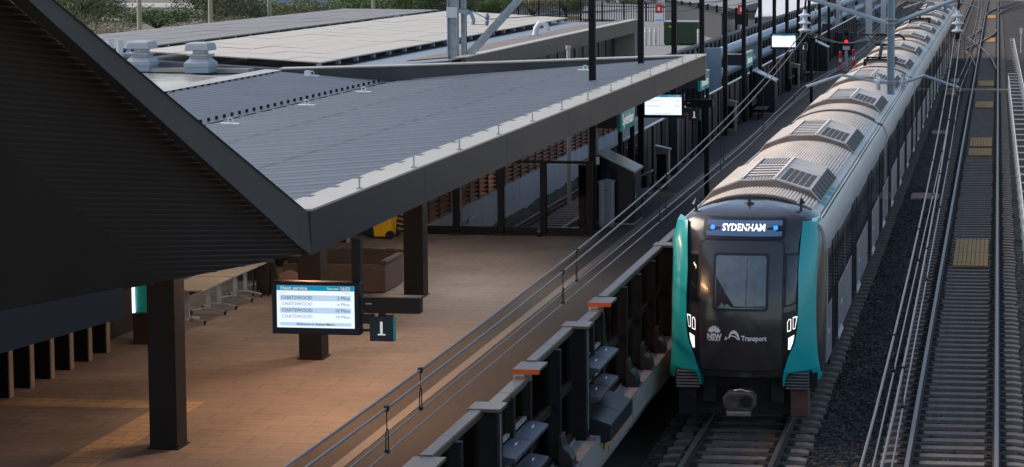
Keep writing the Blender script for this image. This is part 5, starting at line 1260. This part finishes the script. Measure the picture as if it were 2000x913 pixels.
b = MB(); b.tube([(0,0,0),(0,0,5.65)], .065, 10); b.tube([(0,0,5.6),(0,0,5.7)], .085, 10); b.build('shaft', 'offwhite', t, smooth=True); b = MB(); b.tube([(0,0,-.2),(0,0,.03)], .15, 10); b.build('base', 'concrete', t)

# ------------------------------------------------------------------ right-hand guard railing
t = thing('guard_railing', 'cream metal walkway railing with rungs along the right edge beside the track', 'railing', (0,0,0))
def rx(y): return .80 - .0022*(y-66)
b = MB()
for z in (.95, .5): b.tube([(rx(y), y, z) for y in range(60, 140, 10)], .028, 6)
for z in (.95, .5): b.tube([(rx(y)+.75, y, z) for y in range(60, 190, 10)], .028, 6)
b.build('handrail', 'cream', t)
M_k = 0; y = 60.0
while y < 180:
    b = MB(); 
    if y < 134: b.box(rx(y)-.025, rx(y)+.025, y-.025, y+.025, -.25, .97)
    b.box(rx(y)+.725, rx(y)+.775, y-.025, y+.025, -.25, .97); b.box(rx(y)-.02 if y < 134 else rx(y)+.4, rx(y)+.75, y-.05, y+.05, .90, .94); b.build('rung_frame', 'cream', t); y += 2.6
t = thing('lineside_marker', 'small white marker lamp on a post beyond the end of the railing', 'marker', (1.9, 182, -.3))
b = MB(); b.tube([(0,0,0),(0,0,1.5)], .05); b.build('post', 'offwhite', t); b = MB(); b.box(-.12,.12,-.1,.1,1.5,2.0); b.build('lamp_box', 'white', t)

# ------------------------------------------------------------------ far background left
b = MB(); b.box(-42,-17.6,146,250,-.5,-.12); struct(b.build('yard_paving', 'road'))
b = MB(); b.add([(-47,252,-.3),(-34,252,-.3),(-29,345,1.5),(-66,345,1.5),(-47,252,-.8),(-34,252,-.8),(-29,345,-.8),(-66,345,-.8)], [(0,1,2,3),(7,6,5,4),(0,4,5,1),(1,5,6,2),(2,6,7,3),(3,7,4,0)]); struct(b.build('ramp_road', 'road'))
b = MB(); b.box(-180,-80,297,318,-.7,-.45); struct(b.build('far_road', 'roadpale'))
b = MB(); b.box(-150,-66,262,297,-.7,-.5); struct(b.build('verge_lawn', 'grass'))
b = MB(); b.box(-140,-112,282,285,-.7,-.42); b.box(-112,-95,283,287,-.7,-.42); struct(b.build('footpath', 'concrete'))
t = thing('concrete_parapet', 'long concrete ramp parapet topped by a dark railing behind the solar array', 'wall', (0,0,0))
b = MB(); P0, P1 = Vector((-58.5,262,0)), Vector((-52,338,0)); dr = (P1-P0).normalized(); nr_ = Vector((dr.y,-dr.x,0))*.3
b.add([P0-nr_+Vector((0,0,-.6)), P0+nr_+Vector((0,0,-.6)), P1+nr_+Vector((0,0,-.6)), P1-nr_+Vector((0,0,-.6)), P0-nr_+Vector((0,0,.9)), P0+nr_+Vector((0,0,.9)), P1+nr_+Vector((0,0,4.2)), P1-nr_+Vector((0,0,4.2))], [(0,3,2,1),(4,5,6,7),(0,1,5,4),(1,2,6,5),(2,3,7,6),(3,0,4,7)]); b.build('concrete_wall', 'wallconc', t)
b = MB()
for k in range(60):
    q = P0+(P1-P0)*k/59; z = .9+3.3*k/59; b.box(q.x-.05,q.x+.05,q.y-.05,q.y+.05,z,z+.75)
b.tube([P0+Vector((0,0,1.65)), P1+Vector((0,0,4.95))], .07, 6); b.build('railing', 'darksteel', t)
def paling(label, pts, h=2.0, sp=.35, z0=-.5):
    t = thing('paling_fence', label, 'fence', (0,0,0)); pl = MB(); rl = MB(); po = MB()
    for p, q in zip(pts[:-1], pts[1:]):
        p, q = Vector(p), Vector(q); L_ = (q-p).length; n = int(L_/sp)
        for k in range(n):
            c = p+(q-p)*k/n; pl.box(c.x-.035,c.x+.035,c.y-.03,c.y+.03,z0+.1,z0+h)
            if k % 9 == 0: po.box(c.x-.09,c.x+.09,c.y-.09,c.y+.09,z0,z0+h+.1)
        for z in (z0+.4, z0+h-.35): rl.tube([p+Vector((0,0,z)), q+Vector((0,0,z))], .05, 4)
    pl.build('palings', 'darksteel', t); rl.build('rail', 'darksteel', t); po.build('posts', 'darksteel', t)
paling('dark paling fence beyond the right end of the solar array', [(-63,258,0),(-36,242,0)], 2.3)
paling('dark paling fence with close spikes behind the green container', [(-36,242,0),(-22,204,0),(-16.5,190,0)], 2.8, .45)
t = thing('dark_hoarding', 'dark solid hoarding beside the ramp road behind the red sign', 'hoarding', (0,0,0))
b = MB(); b.add([(-35,236,-.4),(-24,196,-.4),(-24.2,196,-.4),(-35.2,236,-.4),(-35,236,2.2),(-24,196,2.2),(-24.2,196,2.2),(-35.2,236,2.2)], [(0,3,2,1),(4,5,6,7),(0,1,5,4),(1,2,6,5),(2,3,7,6),(3,0,4,7)]); b.build('panel', 'navy', t)
b = MB(); b.add([(-35,236,2.2),(-24,196,2.2),(-24.25,196,2.2),(-35.25,236,2.2),(-35,236,2.3),(-24,196,2.3),(-24.25,196,2.3),(-35.25,236,2.3)], [(4,5,6,7),(0,1,5,4),(1,2,6,5),(2,3,7,6),(3,0,4,7)]); b.build('top_rail', 'darksteel', t)
t = thing('green_container', 'dark green container standing on the yard beyond the station building', 'container', (-26.75, 189.5, -.12))
b = MB(); b.box(-1.45,1.45,-1.2,1.2,.1,1.95)
for k in range(14): b.box(-1.4+.2*k,-1.3+.2*k,-1.23,-1.201,.2,1.85)
b.build('body', 'green', t); b = MB(); b.box(-1.5,1.5,-1.26,1.26,1.951,2.02); b.build('rim', 'galv', t); b = MB(); b.box(-1.0,-.6,-1.26,-1.235,1.5,1.65); b.build('plate', 'yellowbin', t)
b = MB(); b.box(-1.4,1.4,-1.1,1.1,0,.099); b.build('skid', 'darksteel', t)
for i, (x, y) in enumerate(((-30.0,187.2),(-29.65,187.6),(-29.3,188.0),(-28.95,188.4),(-26.2,180.5),(-25.0,186.5))):
    t = thing('bollard', 'pale bollard standing on the yard by the green container', 'bollard', (x, y, -.12), 0, 'pale bollards on the yard')
    b = MB(); b.lathe([(.11,0),(.11,1.35),(.07,1.45)], 0, 0, 10); b.build('post', 'offwhite', t); b = MB(); b.lathe([(.115,1.15),(.115,1.28)], 0, 0, 10); b.build('band', 'cream', t)
for (x, y, lb) in ((-28.5,187.5,'red and white sign on a pole left of the green container'), (-21.3,186,'small red sign on a dark pole in front of the paling fence')):
    t = thing('warning_sign', lb, 'sign', (x, y, -.12))
    b = MB(); b.box(-.30,.30,-.05,0,2.75,3.5); b.build('red_board', 'redplastic', t); b = MB(); b.box(-.09,.09,-.06,-.051,2.95,3.3); b.build('symbol', 'white', t)
    b = MB(); b.box(-.38,.38,-.05,0,1.85,2.72); b.box(-.3,.3,-.06,-.051,2.1,2.2,1); b.build('white_board', ['white', 'cabinetdim'], t) if x < -25 else b.build('white_board', ['darksteel', 'darksteel'], t)
    b = MB(); b.tube([(0,.03,0),(0,.03,2.8)], .05); b.build('post', 'offwhite', t)
t = thing('white_shed', 'white corrugated shed roof behind the tall dark posts', 'shed', (-18.6, 196, -.2))
b = MB(); b.box(-2.4,2.4,0,5,0,2.4); b.build('wall', 'cabinetdim', t); b = MB(); b.add([(-2.6,-.5,2.3),(2.7,-.5,2.5),(2.7,5,4.2),(-2.6,5,3.9),(-2.6,-.5,2.2),(2.7,-.5,2.4),(2.7,5,4.1),(-2.6,5,3.8)], [(0,1,2,3),(7,6,5,4),(0,4,5,1),(1,5,6,2),(2,6,7,3),(3,7,4,0)])
for k in range(18): b.box(-2.5+.29*k,-2.44+.29*k,-.52,-.5,2.22,2.5)
b.build('roof', 'white', t)
t = thing('white_building', 'low white building with a dark green window strip behind the shrubs', 'building', (0,0,0))
b = MB(); b.add([(-92,270,-.6),(-66,292,-.6),(-70,297,-.6),(-96,275,-.6),(-92,270,6),(-66,292,6),(-70,297,6),(-96,275,6)], [(0,3,2,1),(4,5,6,7),(0,1,5,4),(1,2,6,5),(2,3,7,6),(3,0,4,7)]); b.build('wall', 'wallconc2', t)
b = MB(); b.add([(-91.9,269.95,2.6),(-86,274.95,2.6),(-86,274.95,5.4),(-91.9,269.95,5.4),(-91.9,270.3,2.6),(-86,275.3,2.6),(-86,275.3,5.4),(-91.9,270.3,5.4)], [(0,1,2,3),(7,6,5,4),(0,4,5,1),(1,5,6,2),(2,6,7,3),(3,7,4,0)]); b.build('window', 'greenglass', t)
t = thing('pale_wall', 'long pale rendered wall behind the shrubs right of the gantry mast', 'wall', (0,0,0))
b = MB(); b.add([(-76,300,-.6),(-50,318,-.6),(-50.5,319,-.6),(-76.5,301,-.6),(-76,300,6),(-50,318,6),(-50.5,319,6),(-76.5,301,6)], [(0,3,2,1),(4,5,6,7),(0,1,5,4),(1,2,6,5),(2,3,7,6),(3,0,4,7)]); b.build('wall_panel', 'wallconc2', t)
b = MB(); b.add([(-76.1,299.9,6.0),(-50,317.9,6.0),(-50.6,319.1,6.0),(-76.6,301.1,6.0),(-76.1,299.9,6.2),(-50,317.9,6.2),(-50.6,319.1,6.2),(-76.6,301.1,6.2)], [(0,3,2,1),(4,5,6,7),(0,1,5,4),(1,2,6,5),(2,3,7,6),(3,0,4,7)]); b.build('coping', 'concrete', t)
M_ = None
for i, (x, y) in enumerate(((-66.1,167.1),(-66.4,183.7),(-66.2,198.6),(-64.5,227))):
    t = thing('light_pole', ('pale light pole at the left edge of the station roof','pale light pole second from the left, behind the roof ventilators','pale light pole in front of the white building','pale light pole farthest right, among the dense shrubs')[i], 'light pole', (x, y, .0), 0, 'pale light poles behind the station')
    b = MB(); b.tube([(0,0,-.5),(0,0,8)], [.22,.15], 10); b.build('shaft', 'pole', t, smooth=True)
    b = MB(); b.box(-.2,.2,-.6,.6,8,8.15); b.build('lamp_head', 'cabinet', t)
for i, (x, y) in enumerate(((-104,240),(-84,236),(-93,285),(-70,250))):
    t = thing('fence_post', ('dark fence post behind the leftmost tree','dark fence post right of the second light pole','far dark fence post by the road','dark fence post by the dense shrubs')[i], 'fence post', (x, y, -.5), 0, 'dark wire fence posts')
    b = MB(); b.box(-.12,.12,-.12,.12,0,4.5); b.build('shaft', 'darksteel', t); b = MB(); b.tube([(-30,4,3.6),(0,0,3.7),(30,-4,3.6)], .03, 4); b.tube([(-30,4,2.9),(0,0,3.0),(30,-4,2.9)], .03, 4); b.build('wire', 'darksteel', t)

# ------------------------------------------------------------------ vegetation
def crown_mesh(rx_, ry_, rz_, n, leaf, seed, m, name, clumps=9):
    rnd = random.Random(seed); b = MB(); cl = []
    for k in range(clumps):
        a = rnd.uniform(0, 2*math.pi); r_ = rnd.uniform(.0, .75)**.6; cl.append((math.cos(a)*r_*rx_, math.sin(a)*r_*ry_, rz_*(.35+rnd.uniform(0, 1)*.62*(1-.4*r_)), rnd.uniform(.28,.5)))
    for k in range(n):
        c = cl[rnd.randrange(clumps)]; v = Vector((rnd.gauss(0,1), rnd.gauss(0,1), rnd.gauss(0,1))).normalized() * rnd.uniform(.55, 1.08)
        p = Vector((c[0]+v.x*c[3]*rx_, c[1]+v.y*c[3]*ry_, max(.1, c[2]+v.z*c[3]*rz_*.8)))
        d1 = Vector((rnd.uniform(-1,1), rnd.uniform(-1,1), rnd.uniform(-.5,1))).normalized(); d2 = d1.cross(Vector((rnd.uniform(-1,1), rnd.uniform(-1,1), rnd.uniform(-1,1)))).normalized()
        s_ = leaf*rnd.uniform(.5, 1.3); b.add([p-d1*s_, p+d2*s_*.45, p+d1*s_, p-d2*s_*.45], [(0,1,2,3)])
    return b, cl
protos = {}
def plant(kind, x, y, sx, sz, label, name='shrub', cat='shrub', z=-.6, rz=0.0):
    cfg = {'bushA': (1,1,1,7000,.034,1,'leafA',13), 'bushB': (1,1,1,7000,.034,2,'leafB',13), 'dry': (1,1,1,5000,.032,3,'leafC',18), 'tree': (1,1,1,9000,.027,4,'leafA',18)}[kind]
    t = thing(name, label, cat, (x, y, z), rz, 'shrubs and trees behind the station'); t.scale = (sx*.66, sx*.66, sz*.68)
    if kind not in protos:
        b, cl = crown_mesh(*cfg[:7], 'foliage', cfg[7]); f = b.build('foliage' if name == 'shrub' else 'crown', cfg[6], t)
        b = MB(); rnd = random.Random(cfg[5])
        b.tube([(0,0,0),(.02,.01,.3),(.0,.03,.6)], [.05,.04,.02], 6)
        for c in cl: b.tube([(0,0,.12),(c[0]*.5,c[1]*.5,.3+c[2]*.3),(c[0],c[1],c[2])], [.025,.018,.006], 5)
        s_ = b.build('stem' if name == 'shrub' else 'trunk', 'bark', t); protos[kind] = (f, s_)
    else:
        for o in protos[kind]:
            c = o.copy(); COL.objects.link(c); c.parent = t
            if name == 'tree': c.name = 'crown' if o is protos[kind][0] else 'trunk'
for a in (('tree', -84, 196, 8.5, 10.5, 'tall olive tree beside the diagonal dark fascia', 'tree', 'tree'),
          ('bushA', -69, 196, 4.5, 6.0, 'dull brown-green bush between the first two light poles'), ('tree', -75, 212, 7.5, 8.5, 'dense rounded tree behind the second light pole', 'tree', 'tree'),
          ('dry', -74, 182, 4.2, 3.2, 'dry straw-coloured scrub left of the first light pole'), ('dry', -67, 190, 6.0, 3.6, 'yellowish scrub right of the first light pole'),
          ('dry', -80, 186, 4.0, 4.4, 'dry reeds under the tall olive tree'), ('bushB', -86, 222, 6.0, 3.6, 'green hedge bush behind the first light pole'),
          ('bushB', -76, 232, 6.0, 4.0, 'green bush behind the rounded tree'), ('bushA', -66.5, 208, 4.0, 4.0, 'olive bush left of the third light pole'), ('bushA', -70, 222, 5.5, 4.6, 'wide olive bush right of the third light pole'),
          ('bushB', -67, 232, 6.0, 5.6, 'dark green bush in front of the white building'), ('bushB', -63.5, 240, 6.5, 6.8, 'big dense bush left of the fourth light pole'), ('bushA', -60, 243, 6.0, 6.6, 'big dense bush right of the fourth light pole'),
          ('bushB', -58, 252, 5.0, 4.8, 'bush under the pale wall left of the gantry mast'), ('bushB', -60, 276, 5.0, 4.2, 'small green bush right of the gantry mast'), ('dry', -55, 262, 4.6, 4.6, 'pale bush under the diagonal brace'),
          ('bushA', -52.5, 270, 5.4, 5.4, 'olive bush left of the concrete parapet'), ('bushA', -49, 292, 6.4, 6.4, 'bush on the ramp top beside the parapet railing'), ('dry', -62, 258, 5.0, 3.4, 'low straw scrub at the foot of the pale wall'),
          ('bushB', -104, 250, 7, 4.0, 'far green bush by the grey road'), ('bushA', -95, 215, 6, 5.0, 'brownish bush at the left behind the fascia edge')):
    plant(a[0], a[1], a[2], a[3], a[4], a[5], *(a[6:]), rz=random.uniform(0, 6.28))
